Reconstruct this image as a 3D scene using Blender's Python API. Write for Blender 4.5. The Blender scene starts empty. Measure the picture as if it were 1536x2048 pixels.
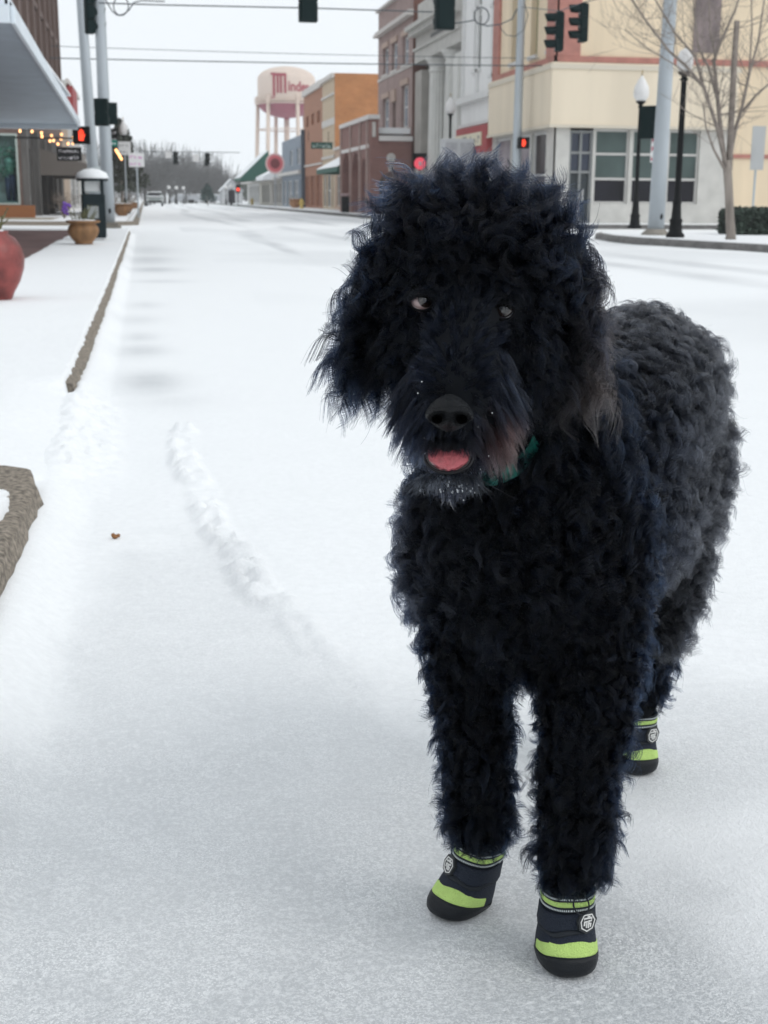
import bpy, bmesh, math, random
import numpy as np
from mathutils import Vector, Matrix
sc = bpy.context.scene
COL = sc.collection
random.seed(7); RNG = np.random.RandomState(11)

# ------------------------------------------------------------------ camera
F = 2600.; H = .92; ROLL = math.radians(.4); PITCH = math.atan((1024-398.3)/F)
def RX(a):
    c, s = math.cos(a), math.sin(a); return np.array([[1,0,0],[0,c,-s],[0,s,c]])
def RZ(a):
    c, s = math.cos(a), math.sin(a); return np.array([[c,-s,0],[s,c,0],[0,0,1.]])
_B = RX(math.pi/2-PITCH) @ RZ(ROLL)
_q = _B @ np.array([290-768., 1024-395., -F]); YAW = math.atan2(_q[0], _q[1])
ROT = RZ(YAW) @ _B
FWD = np.array([math.sin(-YAW), math.cos(-YAW), 0.]); RGT = np.array([math.cos(-YAW), -math.sin(-YAW), 0.])
cd = bpy.data.cameras.new('camera'); cam = bpy.data.objects.new('camera', cd); COL.objects.link(cam)
M4 = Matrix([[*ROT[0], 0],[*ROT[1], 0],[*ROT[2], H],[0,0,0,1]]); cam.matrix_world = M4
cd.sensor_fit = 'VERTICAL'; cd.sensor_height = 36; cd.lens = F/2048*36
cd.clip_start = .05; cd.clip_end = 6000
cd.dof.use_dof = True; cd.dof.focus_distance = 1.42; cd.dof.aperture_fstop = 14.5
sc.camera = cam
def ray(px, py): return ROT @ np.array([px-768., 1024.-py, -F])
def GZ(px, py, z=0.):
    r = ray(px, py); t = (z-H)/r[2]; return r*t + np.array([0,0,H])
def GY(px, py, y):
    r = ray(px, py); return r*(y/r[1]) + np.array([0,0,H])
def GX(px, py, x):
    r = ray(px, py); return r*(x/r[0]) + np.array([0,0,H])
def D(px, py, yf):                       # point seen at px,py at forward distance yf
    r = ray(px, py); return r*(yf/(r@FWD)) + np.array([0,0,H])

# ------------------------------------------------------------------ world, sun, exposure
w = bpy.data.worlds.new('World'); sc.world = w; w.use_nodes = True
nt = w.node_tree; nt.nodes.clear()
sky = nt.nodes.new('ShaderNodeTexSky'); sky.sky_type = 'NISHITA'; sky.sun_disc = False
SUN_EL, SUN_ROT = math.radians(42), math.radians(125)
sky.sun_elevation = SUN_EL; sky.sun_rotation = SUN_ROT; sky.air_density = 1; sky.dust_density = 4
hs = nt.nodes.new('ShaderNodeHueSaturation'); hs.inputs['Saturation'].default_value = .25; hs.inputs['Value'].default_value = .35
mx = nt.nodes.new('ShaderNodeMix'); mx.data_type = 'RGBA'; mx.inputs[0].default_value = .88
mx.inputs[7].default_value = (7.9, 8.35, 8.75, 1)
bg = nt.nodes.new('ShaderNodeBackground'); bg.inputs['Strength'].default_value = .115
wo = nt.nodes.new('ShaderNodeOutputWorld')
nt.links.new(sky.outputs[0], hs.inputs['Color']); nt.links.new(hs.outputs[0], mx.inputs[6])
nt.links.new(mx.outputs[2], bg.inputs['Color']); nt.links.new(bg.outputs[0], wo.inputs['Surface'])
sl = bpy.data.lights.new('sun', 'SUN'); sl.energy = .7; sl.angle = math.radians(25); sl.color = (1, .97, .93)
sun = bpy.data.objects.new('sun', sl); COL.objects.link(sun)
_d = Vector((math.sin(SUN_ROT)*math.cos(SUN_EL), math.cos(SUN_ROT)*math.cos(SUN_EL), math.sin(SUN_EL)))
sun.rotation_euler = _d.to_track_quat('Z', 'Y').to_euler()
sc.cycles.volume_bounces = 3
vs = sc.view_settings; vs.view_transform = 'Standard'; vs.look = 'None'; vs.exposure = .18; vs.gamma = 1

# ------------------------------------------------------------------ helpers
def srgb(r, g, b):
    f = lambda v: (v/255/12.92) if v/255 <= .04045 else ((v/255+.055)/1.055)**2.4
    return (f(r), f(g), f(b))
MATS = {}
def mat(name, col=(.5,.5,.5), rough=.7, metal=0, var=0, vs_=3, bump=0, bs=60, emit=None, es=1, alpha=1, brick=None, streak=0, spec=None, trans=0):
    if name in MATS: return MATS[name]
    m = bpy.data.materials.new(name); m.use_nodes = True; n = m.node_tree; N = n.nodes; L = n.links
    b = N['Principled BSDF']; b.inputs['Roughness'].default_value = rough; b.inputs['Metallic'].default_value = metal
    if spec is not None: b.inputs['Specular IOR Level'].default_value = spec
    if trans: b.inputs['Transmission Weight'].default_value = trans
    b.inputs['Base Color'].default_value = (*col, 1)
    tc = N.new('ShaderNodeTexCoord'); src = None; geo = N.new('ShaderNodeNewGeometry')
    if brick:
        c2, mort, bw, bh = brick
        sep = N.new('ShaderNodeSeparateXYZ'); L.new(geo.outputs['Position'], sep.inputs[0])
        ad = N.new('ShaderNodeMath'); ad.operation = 'ADD'; L.new(sep.outputs[0], ad.inputs[0]); L.new(sep.outputs[1], ad.inputs[1])
        cb = N.new('ShaderNodeCombineXYZ'); L.new(ad.outputs[0], cb.inputs[0]); L.new(sep.outputs[2], cb.inputs[1])
        bt = N.new('ShaderNodeTexBrick'); bt.inputs['Color1'].default_value = (*col, 1); bt.inputs['Color2'].default_value = (*c2, 1)
        bt.inputs['Mortar'].default_value = (*mort, 1); bt.inputs['Scale'].default_value = 1
        bt.inputs['Brick Width'].default_value = bw; bt.inputs['Row Height'].default_value = bh; bt.inputs['Mortar Size'].default_value = bh*.1
        L.new(cb.outputs[0], bt.inputs['Vector']); src = bt.outputs['Color']
    if var:
        no = N.new('ShaderNodeTexNoise'); no.inputs['Scale'].default_value = vs_; no.inputs['Detail'].default_value = 6
        mp = N.new('ShaderNodeMapping'); mp.inputs['Scale'].default_value = (1, 1, 1/(1+streak))
        L.new(geo.outputs['Position'], mp.inputs[0]); L.new(mp.outputs[0], no.inputs['Vector'])
        mr = N.new('ShaderNodeMapRange'); mr.inputs['From Min'].default_value = .3; mr.inputs['From Max'].default_value = .7
        mr.inputs['To Min'].default_value = 1-var; mr.inputs['To Max'].default_value = 1+var
        L.new(no.outputs['Fac'], mr.inputs['Value'])
        mm = N.new('ShaderNodeVectorMath'); mm.operation = 'SCALE'
        if src: L.new(src, mm.inputs[0])
        else: mm.inputs[0].default_value = col
        L.new(mr.outputs[0], mm.inputs['Scale']); src = mm.outputs[0]
    if src: L.new(src, b.inputs['Base Color'])
    if bump:
        nb = N.new('ShaderNodeTexNoise'); nb.inputs['Scale'].default_value = bs; nb.inputs['Detail'].default_value = 5
        L.new(geo.outputs['Position'], nb.inputs['Vector'])
        bn = N.new('ShaderNodeBump'); bn.inputs['Strength'].default_value = bump; bn.inputs['Distance'].default_value = .01
        L.new(nb.outputs['Fac'], bn.inputs['Height']); L.new(bn.outputs[0], b.inputs['Normal'])
    if emit:
        b.inputs['Emission Color'].default_value = (*emit, 1); b.inputs['Emission Strength'].default_value = es
    MATS[name] = m; return m

class MB:
    def __init__(s): s.v = []; s.f = []
    def add(s, vs, fs):
        o = len(s.v); s.v += [tuple(map(float, p)) for p in vs]; s.f += [tuple(i+o for i in f) for f in fs]; return s
    def quad(s, a, b, c, d): return s.add([a, b, c, d], [(0,1,2,3)])
    def box(s, x0, x1, y0, y1, z0, z1):
        return s.add([(x0,y0,z0),(x1,y0,z0),(x1,y1,z0),(x0,y1,z0),(x0,y0,z1),(x1,y0,z1),(x1,y1,z1),(x0,y1,z1)],
              [(0,3,2,1),(4,5,6,7),(0,1,5,4),(1,2,6,5),(2,3,7,6),(3,0,4,7)])
    def rbox(s, c, sx, sy, sz, rz=0, rx=0):       # rotated box about centre
        R_ = RZ(rz) @ RX(rx); vs = [np.array(c)+R_@np.array([i*sx/2, j*sy/2, k*sz/2]) for k in (-1,1) for j in (-1,1) for i in (-1,1)]
        return s.add(vs, [(0,2,3,1),(4,5,7,6),(0,1,5,4),(1,3,7,5),(3,2,6,7),(2,0,4,6)])
    def tube(s, pts, rad, n=8, cap=True):
        pts = [np.array(p, float) for p in pts]; m = len(pts)
        if not hasattr(rad, '__len__'): rad = [rad]*m
        vs = []; pu = None
        for i, p in enumerate(pts):
            t = pts[min(i+1, m-1)]-pts[max(i-1, 0)]; t = t/(np.linalg.norm(t)+1e-12)
            if pu is None: a = np.array([0,0,1.]) if abs(t[2]) < .9 else np.array([1.,0,0]); u = np.cross(t, a)
            else: u = pu - t*(pu@t)
            u = u/(np.linalg.norm(u)+1e-12); pu = u; w_ = np.cross(t, u)
            for k in range(n):
                a = 2*math.pi*k/n; vs.append(p+rad[i]*(math.cos(a)*u+math.sin(a)*w_))
        fs = [(i*n+k, i*n+(k+1)%n, (i+1)*n+(k+1)%n, (i+1)*n+k) for i in range(m-1) for k in range(n)]
        if cap: fs += [tuple(range(n))[::-1], tuple((m-1)*n+k for k in range(n))]
        return s.add(vs, fs)
    def lathe(s, prof, c=(0,0,0), n=16):          # prof: (r, z)
        vs = []; m = len(prof)
        for r, z in prof:
            for k in range(n):
                a = 2*math.pi*k/n; vs.append((c[0]+r*math.cos(a), c[1]+r*math.sin(a), c[2]+z))
        fs = [(i*n+k, i*n+(k+1)%n, (i+1)*n+(k+1)%n, (i+1)*n+k) for i in range(m-1) for k in range(n)]
        fs += [tuple(range(n))[::-1], tuple((m-1)*n+k for k in range(n))]
        return s.add(vs, fs)
    def ball(s, c, r, n=10, sq=(1,1,1)):
        prof = [(max(1e-4, math.sin(math.pi*i/n)), -math.cos(math.pi*i/n)) for i in range(n+1)]
        o = len(s.v); s.lathe(prof, (0,0,0), n+2)
        for i in range(o, len(s.v)): p = s.v[i]; s.v[i] = (c[0]+r*sq[0]*p[0], c[1]+r*sq[1]*p[1], c[2]+r*sq[2]*p[2])
        return s
    def prism(s, poly, z0, z1):                  # poly: list of (x, y), ccw
        n = len(poly); vs = [(x, y, z0) for x, y in poly]+[(x, y, z1) for x, y in poly]
        return s.add(vs, [tuple(range(n))[::-1], tuple(range(n, 2*n))]+[(i, (i+1)%n, n+(i+1)%n, n+i) for i in range(n)])
    def build(s, name, m, parent=None, smooth=False, bevel=0, label=None):
        off = np.array(parent['_o']) if parent is not None and '_o' in parent else np.zeros(3)
        me = bpy.data.meshes.new(name)
        v = np.array(s.v).reshape(-1, 3)-off
        me.from_pydata(v.tolist(), [], s.f); me.update()
        if smooth: me.polygons.foreach_set('use_smooth', [True]*len(me.polygons))
        if m: me.materials.append(m)
        o = bpy.data.objects.new(name, me); COL.objects.link(o)
        if parent is not None: o.parent = parent; o['_o'] = tuple(off)
        if bevel:
            b = o.modifiers.new('bevel', 'BEVEL'); b.width = bevel; b.segments = 2; b.limit_method = 'ANGLE'
        if label: o['label'] = label
        return o
def tag(o, label=None, cat=None, group=None, kind=None):
    if label: o['label'] = label
    if cat: o['category'] = cat
    if group: o['group'] = group
    if kind: o['kind'] = kind
    return o
def thing(name, label, cat, loc=(0,0,0), group=None):
    o = bpy.data.objects.new(name, None); o.empty_display_size = .1; COL.objects.link(o); o.location = tuple(map(float, loc)); o['_o'] = tuple(map(float, loc))
    return tag(o, label, cat, group)
def children(o): return [c for c in bpy.data.objects if c.parent == o]
def copy_tree(o, parent=None):
    c = o.copy(); COL.objects.link(c); c.parent = parent
    for ch in children(o):
        if ch is not c: copy_tree(ch, c)
    return c
def dup(o, loc, label, rz=0, s=1):
    c = copy_tree(o); c.location = tuple(map(float, loc)); c.rotation_euler = (0,0,rz); c.scale = (s,s,s); c['label'] = label; return c
def struct(mb, name, m, smooth=False): return tag(mb.build(name, m, None, smooth), kind='structure')
def text(body, size, m, name, parent, o, ux, uz, ext=.01, bold=0, bend=None, sx=1):
    """flat lettering as mesh: o = centre, ux = reading direction, uz = up direction"""
    cu = bpy.data.curves.new(name, 'FONT'); cu.body = body; cu.size = size; cu.extrude = ext; cu.offset = bold
    cu.align_x = 'CENTER'; cu.align_y = 'CENTER'; ob = bpy.data.objects.new(name, cu)
    me = bpy.data.meshes.new_from_object(ob); bpy.data.objects.remove(ob)
    v = np.zeros(len(me.vertices)*3); me.vertices.foreach_get('co', v); v = v.reshape(-1, 3); v[:,0] *= sx
    ux = np.array(ux, float); uz = np.array(uz, float); un = np.cross(ux, uz)
    off = np.array(parent['_o']) if parent is not None else np.zeros(3)
    if bend: w_ = bend(v)
    else: w_ = np.array(o)+v[:,:1]*ux+v[:,1:2]*uz+v[:,2:3]*un
    me.vertices.foreach_set('co', (w_-off).ravel()); me.update()
    me.materials.clear(); me.materials.append(m); q = bpy.data.objects.new(name, me); COL.objects.link(q)
    if parent is not None: q.parent = parent; q['_o'] = tuple(off)
    return q

def hash2(ix, iy, seed):
    h = (ix.astype(np.int64)*374761393 + iy.astype(np.int64)*668265263 + seed*982451653) & 0x7fffffff
    h = ((h ^ (h >> 13))*1274126177) & 0x7fffffff
    return ((h ^ (h >> 16)) & 0xffff)/65535.
def noise(x, y, s=1., seed=0, oct=1):
    r = 0; a = 1; tot = 0
    for k in range(oct):
        u = x*s*2**k; v = y*s*2**k; i = np.floor(u); j = np.floor(v); fu = u-i; fv = v-j
        fu = fu*fu*(3-2*fu); fv = fv*fv*(3-2*fv)
        n = (hash2(i,j,seed+k)*(1-fu)+hash2(i+1,j,seed+k)*fu)*(1-fv)+(hash2(i,j+1,seed+k)*(1-fu)+hash2(i+1,j+1,seed+k)*fu)*fv
        r = r+a*n; tot += a; a *= .5
    return r/tot
def sstep(a, b, x): t = np.clip((x-a)/(b-a), 0, 1); return t*t*(3-2*t)
def segd(X, Y, pts):
    best = np.full(X.shape, 1e9)
    for (x0, y0), (x1, y1) in zip(pts[:-1], pts[1:]):
        dx, dy = x1-x0, y1-y0; t = np.clip(((X-x0)*dx+(Y-y0)*dy)/(dx*dx+dy*dy), 0, 1)
        best = np.minimum(best, np.hypot(X-x0-t*dx, Y-y0-t*dy))
    return best
def grid_mesh(name, xs, ys, zf, m, attr=None):
    X, Y = np.meshgrid(xs, ys, indexing='ij'); Zv = zf(X, Y)
    v = np.stack([X, Y, Zv], -1).reshape(-1, 3); nx, ny = len(xs), len(ys)
    idx = np.arange(nx*ny).reshape(nx, ny)
    f = np.stack([idx[:-1,:-1], idx[1:,:-1], idx[1:,1:], idx[:-1,1:]], -1).reshape(-1, 4)
    me = bpy.data.meshes.new(name); me.vertices.add(len(v)); me.vertices.foreach_set('co', v.ravel())
    me.loops.add(f.size); me.loops.foreach_set('vertex_index', f.ravel()); me.polygons.add(len(f))
    me.polygons.foreach_set('loop_start', np.arange(0, f.size, 4)); me.update(calc_edges=True)
    me.polygons.foreach_set('use_smooth', np.ones(len(f), bool)); me.materials.append(m)
    if attr is not None:
        a = me.attributes.new('ice', 'FLOAT', 'POINT'); a.data.foreach_set('value', attr(X, Y).ravel())
    o = bpy.data.objects.new(name, me); COL.objects.link(o); o['kind'] = 'structure'; return o
def axis(parts):
    r = []
    for a, b, st in parts: r += list(np.arange(a, b, st))
    r.append(parts[-1][1]); return np.array(r)
# ------------------------------------------------------------------ snow material
def snow_mat():
    m = bpy.data.materials.new('snow_and_ice'); m.use_nodes = True; n = m.node_tree; N = n.nodes; L = n.links
    b = N['Principled BSDF']; geo = N.new('ShaderNodeNewGeometry'); at = N.new('ShaderNodeAttribute'); at.attribute_name = 'ice'
    def nz(s, d=4, r=.5):
        t = N.new('ShaderNodeTexNoise'); t.inputs['Scale'].default_value = s; t.inputs['Detail'].default_value = d; t.inputs['Roughness'].default_value = r
        L.new(geo.outputs['Position'], t.inputs['Vector']); return t.outputs['Fac']
    def mr(v, a, c, d, e):
        t = N.new('ShaderNodeMapRange'); t.clamp = True
        for k, q in zip(('From Min','From Max','To Min','To Max'), (a, c, d, e)): t.inputs[k].default_value = q
        L.new(v, t.inputs['Value']); return t.outputs[0]
    def ma(op, a, c):
        t = N.new('ShaderNodeMath'); t.operation = op
        for k, q in enumerate((a, c)):
            if isinstance(q, (int, float)): t.inputs[k].default_value = q
            else: L.new(q, t.inputs[k])
        return t.outputs[0]
    ice = at.outputs['Fac']
    # frost crystals lying on the ice: fine white speckle
    sp = ma('MULTIPLY', mr(nz(300, 3, .75), .5, .60, 0, 1), mr(nz(9, 3), .35, .6, .35, 1))
    sp2 = mr(nz(110, 5, .75), .48, .62, 0, .7)
    fr = ma('MAXIMUM', sp, sp2)
    f = ma('MULTIPLY', ice, ma('SUBTRACT', 1, ma('MULTIPLY', fr, .85)))
    mx = N.new('ShaderNodeMix'); mx.data_type = 'RGBA'; mx.inputs[6].default_value = (.87,.885,.895,1); mx.inputs[7].default_value = (.36,.38,.40,1)
    L.new(f, mx.inputs[0])
    sc2 = N.new('ShaderNodeVectorMath'); sc2.operation = 'SCALE'; L.new(mx.outputs[2], sc2.inputs[0]); L.new(mr(nz(45, 7, .65), .3, .7, .95, 1.03), sc2.inputs['Scale'])
    L.new(sc2.outputs[0], b.inputs['Base Color'])
    L.new(mr(ice, 0, 1, .8, .42), b.inputs['Roughness'])
    b.inputs['Specular IOR Level'].default_value = .35
    b.inputs['Subsurface Weight'].default_value = 0
    bn = N.new('ShaderNodeBump'); bn.inputs['Strength'].default_value = .55; bn.inputs['Distance'].default_value = .005
    L.new(ma('ADD', nz(120, 4, .6), ma('MULTIPLY', nz(400, 2), .5)), bn.inputs['Height']); L.new(bn.outputs[0], b.inputs['Normal'])
    return m
SNOW = snow_mat()
SN = mat('plain_snow', (.84,.855,.87), .85, bump=.3, bs=30)
KERB = mat('kerb_stone', (.25,.215,.175), .95, var=.6, vs_=60, bump=1, bs=160)
BRICKWALK = mat('brick_paving', (.13,.075,.07), .85, var=.25, vs_=2, bump=.5, bs=30)

RUT = [tuple(GZ(*p)[:2]) for p in ((365,862),(368,930),(405,985),(425,1050),(465,1105),(520,1190),(560,1215))]
RUT2 = [tuple(GZ(*p)[:2]) for p in ((590,1240),(612,1270),(648,1305))]
def lumps(X, Y, seed):
    """chunky broken snow crust: rounded cells"""
    s = 16.; r = np.zeros(X.shape)
    for k, sc_ in enumerate((s, s*1.9)):
        u = X*sc_+noise(X, Y, 9, 3)*1.2; v = Y*sc_*.8+noise(X, Y, 9, 4)*1.2; i = np.floor(u); j = np.floor(v); best = np.zeros(X.shape)
        for di in (-1,0,1):
            for dj in (-1,0,1):
                cx = i+di+hash2(i+di, j+dj, seed+k); cy = j+dj+hash2(i+di, j+dj, seed+9+k)
                hh = .35+.65*hash2(i+di, j+dj, seed+17+k)
                d2 = (u-cx)**2+(v-cy)**2; best = np.maximum(best, hh*np.sqrt(np.clip(1-d2/.42, 0, 1)))
        r += best*(1 if k == 0 else .4)
    return r
def road_z(X, Y):
    z = (noise(X, Y, .8, 5, 3)-.5)*.025 + (noise(X, Y, 6, 8, 3)-.5)*.004
    near = (Y < 9)&(X > -1)&(X < 4)
    d = segd(X, Y, RUT); wv = .052+.03*noise(X, Y, 4, 31)
    z = z + np.where(near, lumps(X, Y, 40)*.036*sstep(1, .35, d/wv)*(.25+.75*sstep(.3, .55, noise(X, Y, 7, 131, 2))), 0)
    side = X-np.interp(Y, [p[1] for p in RUT[::-1]], [p[0] for p in RUT[::-1]])
    z = z + np.where(near&(Y > 3)&(Y < 5.6), .004*sstep(0, .12, side)*sstep(.9, .25, side), 0)
    z = z + np.where(near, lumps(X, Y, 60)*.016*sstep(.06, .02, segd(X, Y, RUT2)), 0)
    # trodden heap where the snow was pushed off the dropped kerb
    hp = segd(X, Y, [tuple(GZ(185,800)[:2]), tuple(GZ(165,960)[:2])])
    z = z + np.where(near, lumps(X, Y, 80)*.028*sstep(.16, .05, hp), 0)
    # pressed footprints
    for (px, py, a, b_) in ((790,1440,.03,.05),(860,1520,.03,.05),(140,1090,.03,.06),(120,1125,.03,.05),(700,1370,.03,.05),(640,1330,.03,.05)):
        c = GZ(px, py); z = z-np.where(near, .007*np.exp(-((X-c[0])/a)**2-((Y-c[1])/b_)**2), 0)
    # faint long wheel tracks further up the street
    tr = np.minimum.reduce([np.abs(X-t-.25*np.sin(Y*.11+t)) for t in (2.6,4.3,6.6,8.3)])
    z = z-.008*sstep(.25, .05, tr)*(Y > 8)
    # snow leaning on the left kerb
    kz = np.interp(Y, [0, 10, 20, 33.2], [-.335, -.33, -.35, -.38])
    z = z+(.042+.05*noise(X, Y, 1.1, 71, 3))*sstep(.15, 0, X-kz)*(Y < 34)*(Y > .5)
    # gentle snow berm in the gutter
    return z
def ice_f(X, Y):
    n1 = noise(X, Y*1., 1.7, 91, 4); n2 = noise(X, Y, .7, 95, 3); n3 = noise(X, Y, 8, 97, 3)
    # foreground sheet of ice, a rounded tongue reaching up the road
    cx = np.interp(Y, [.6,1.4,1.9,2.6,3.6], [.15,.18,.1,.08,.06]); hw = np.interp(Y, [.6,1.2,1.7,2.4,3.2,3.7], [1.1,.7,.5,.34,.22,.10])
    e = np.abs(X-cx)/hw; fg = sstep(1.2, .65, e+(n3-.5)*.35+(n1-.5)*.5)*sstep(3.72, 3.35, Y+(n3-.5)*.6)
    fg *= np.interp(Y, [.8,1.6,2.2,3,3.7], [.90,.62,.30,.22,.18])*(.62+.75*n1)
    right = .42*sstep(.3, .65, noise(X, Y, 3, 55, 4))*sstep(3.2, 1.6, Y)*sstep(.2, .6, X)
    # patches in the gutter
    gp = 0
    for (px, py, a, b_, s) in ((300,765,.16,.42,.5),(285,700,.15,.35,.42),(280,672,.12,.28,.3),(310,540,.3,.6,.55),(320,562,.3,.3,.3),(300,520,.35,1.2,.4),(300,500,.4,2,.3),(290,610,.15,.4,.25),(270,640,.2,.4,.2),(340,800,.2,.3,.15)):
        c = GZ(px, py); gp = np.maximum(gp, s*np.exp(-((X-c[0])/a)**2-((Y-c[1])/b_)**2))
    gp = 1.35*gp*(.75+.5*n1)
    tr = np.minimum.reduce([np.abs(X-t-.3*np.sin(Y*.11+t)) for t in (2.6,4.3,6.6,8.3)])
    far = sstep(.5, .1, tr)*.75*sstep(9, 20, Y)*(.3+n2)*sstep(.3, .55, noise(X*1.5, Y*.12, 1, 12, 3))
    road = sstep(.45, .75, noise(X*.35, Y*.2, 1, 33, 3))*.28*sstep(4, 12, Y)*(X > 1)*(X < 11)
    return np.clip(np.maximum.reduce([fg, right, gp*np.ones(X.shape), far, road])+.05*(n3-.4), 0, 1)
xs = axis([(-1500,-100,200),(-100,-14,6),(-14,-1.2,.6),(-1.2,-.45,.06),(-.45,1.4,.011),(1.4,3,.05),(3,16,.22),(16,40,2),(40,1500,150)])
ys = axis([(-60,-4,8),(-4,.6,.3),(.6,2.2,.03),(2.2,5.9,.012),(5.9,9,.05),(9,45,.2),(45,120,1.5),(120,400,20),(400,4000,300)])
grid_mesh('road', xs, ys, road_z, SNOW, ice_f)

# left pavement under snow: raised, thin towards the kerb, bare under the canopy
def brick_mask(X, Y):
    e = -1.62-.25*np.clip((20-Y)/4, -1, 1)*0+.15*(noise(X, Y, .9, 21, 3)-.5)
    return sstep(.06, -.06, X-e)*sstep(15.6, 16.6, Y+(noise(X, Y, 1.2, 22)-.5)*1.2+(X+1.7)*.0)*sstep(34.2, 33.6, Y)
def pave_z(X, Y):
    n = noise(X, Y, 9, 61, 3); n2 = noise(X, Y, 30, 66, 2)
    # stretch where stone shows: kerb between Y=5.5 and 34 and a corner near Y<3.9
    ramp = sstep(3.8, 4.1, Y+(n-.5)*.2)*sstep(5.98, 5.70, Y+(n-.5)*.12)
    xk = np.interp(Y, [0, 10, 20, 33.2], [-.335, -.33, -.35, -.38]); edge = xk-.028+.03*(n-.5)+.016*(n2-.5); edge = np.where(Y < 4, -.362-.085*np.exp(-((Y-3.80)/.20)**2)+.05*(n-.5)+.03*(n2-.5), edge)
    patch = np.exp(-((X+.405)/.035)**2-((Y-3.3)/.14)**2)*.6
    zk = .145*sstep(.010, -.022, X-edge)-.03*sstep(-.0,.03, X-edge)
    zr = .142*sstep(-.08, -.62, X)-.008*sstep(-.2, -.1, X)
    z = zk*(1-ramp)+zr*ramp + (noise(X, Y, .9, 62, 3)-.5)*.02*sstep(-.3, -.6, X)+(n2-.5)*.004
    z = z+np.where(Y < 4, patch*.05, 0)
    z = np.where(Y < 4.2, z+.02*(noise(X,Y,4,68,2)-.4), z)
    return z-.06*brick_mask(X, Y)
def zero(X, Y): return .06*noise(X, Y, 2, 44, 3)
xs = axis([(-40,-14,2),(-14,-2.2,.25),(-2.2,-.75,.05),(-.75,-.08,.008)]); ys = axis([(-12,1.5,.5),(1.5,2.1,.05),(2.1,6.5,.014),(6.5,12,.05),(12,34.9,.08)])
pv = grid_mesh('sidewalk', xs, ys, pave_z, SNOW, zero)
brick = MB().box(-12, -1.3, 15, 34.6, .0, .118); struct(brick, 'brick_paving', BRICKWALK)
# kerb stones (worn, lumpy)
def kerb_strip(name, path, wid, z1, m=KERB, jit=.006, z0=-.05, step=.25):
    """a kerb following a path (outer edge), width to the left of the walking direction"""
    P_ = [np.array(p, float) for p in path]; pts = []
    for a, b_ in zip(P_[:-1], P_[1:]):
        k = max(1, int(np.linalg.norm(b_-a)/step)); pts += [a+(b_-a)*i/k for i in range(k)]
    pts.append(P_[-1]); mb = MB(); rows = []
    for i, p in enumerate(pts):
        t = pts[min(i+1, len(pts)-1)]-pts[max(0, i-1)]; t = t/np.linalg.norm(t); nn = np.array([-t[1], t[0]])
        j = lambda: random.uniform(-jit, jit)
        rows += [(*(p+nn*j()*.5), z0), (*(p+nn*j()), z1*.55), (*(p+nn*(.012+j())), z1*.93+j()*.5), (*(p+nn*(.03+j())), z1+j()*.4), (*(p+nn*wid), z1), (*(p+nn*wid), z0)]
    k = 6; n = len(pts)
    mb.add(rows, [(i*k+q, (i+1)*k+q, (i+1)*k+q+1, i*k+q+1) for i in range(n-1) for q in range(k-1)]+[tuple(range(k))[::-1], tuple((n-1)*k+q for q in range(k))])
    return struct(mb, name, m, True)
kerb_strip('kerb', [(-.335, 5.9), (-.33, 10), (-.35, 20), (-.38, 33.2), (-.5, 34.2), (-.9, 34.9), (-1.6, 35.1), (-14, 35.1)], .10, .118, step=.05)
kerb_strip('kerb_corner', [(-.343, 1.2), (-.338, 2.7), (-.324, 3.3), (-.318, 3.7), (-.35, 3.93), (-.50, 4.03)], .26, .135, step=.07, jit=.006)
# other pavements: raised snow-covered blocks with a kerb
def block(name, poly, kpath):
    mb = MB().prism(poly, -.05, .15); o = struct(mb, name, SN)
    return o
block('sidewalk_far_left', [(-.66, 46), (-.66, 400), (-60, 400), (-60, 45.3), (-1.6, 45.3), (-.95, 45.5)], None)
kerb_strip('kerb_far_left', [(-60, 45.1), (-1.6, 45.1), (-.8, 45.3), (-.45, 46), (-.45, 400)][::-1], .2, .135, step=.5)
NR = [(11.9,-40),(11.9,12),(11.6,20),(11.3,23),(10.85,25.5),(10.5,27.6),(10.55,29.5),(10.95,31.5),(11.8,33.2),(13.2,34.3),(16,34.9),(60,35)]
block('sidewalk_near_right', [(x+.16, y) for x, y in NR[:8]]+[(x, y-.16) for x, y in NR[8:]]+[(60,-40)], None)
bpy.data.objects['sidewalk_near_right'].data.flip_normals()
kerb_strip('kerb_near_right', NR[::-1], .2, .14, mat('kerb_dark', (.16,.155,.15), .9, var=.3, vs_=6), step=.3)
FR = [(60,42.2),(14,42.2),(12.3,42.6),(11.2,43.6),(10.7,45.2),(10.6,47),(10.6,400)]
block('sidewalk_far_right', [(60,42.35),(60,400),(10.75,400),(10.75,47),(10.85,45.3),(11.35,43.8),(12.4,42.8),(14,42.4)], None)
kerb_strip('kerb_far_right', FR, -.2, .14, MATS['kerb_dark'], step=.5)
# driveway apron strip of bare concrete in front of the far left shop
struct(MB().box(-30, -3.2, 47.2, 51.8, .1, .156), 'shop_front_paving', mat('dry_concrete', (.30,.26,.20), .9, var=.2, vs_=2))
# brown seed pod lying on the snow
c = GZ(230, 1073, .012); mb = MB()
mb.ball(c, .008, 8, (1.1,1,.8)); mb.ball(c+[.009,.002,.002], .0055, 8); mb.ball(c+[-.005,.004,.003], .006, 8)
tag(mb.build('fallen_seed_pod', mat('seed_brown', (.25,.11,.04), .7, var=.4, vs_=200), None, True), 'small brown seed pod lying alone on the snow near the kerb', 'seed pod')
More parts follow.
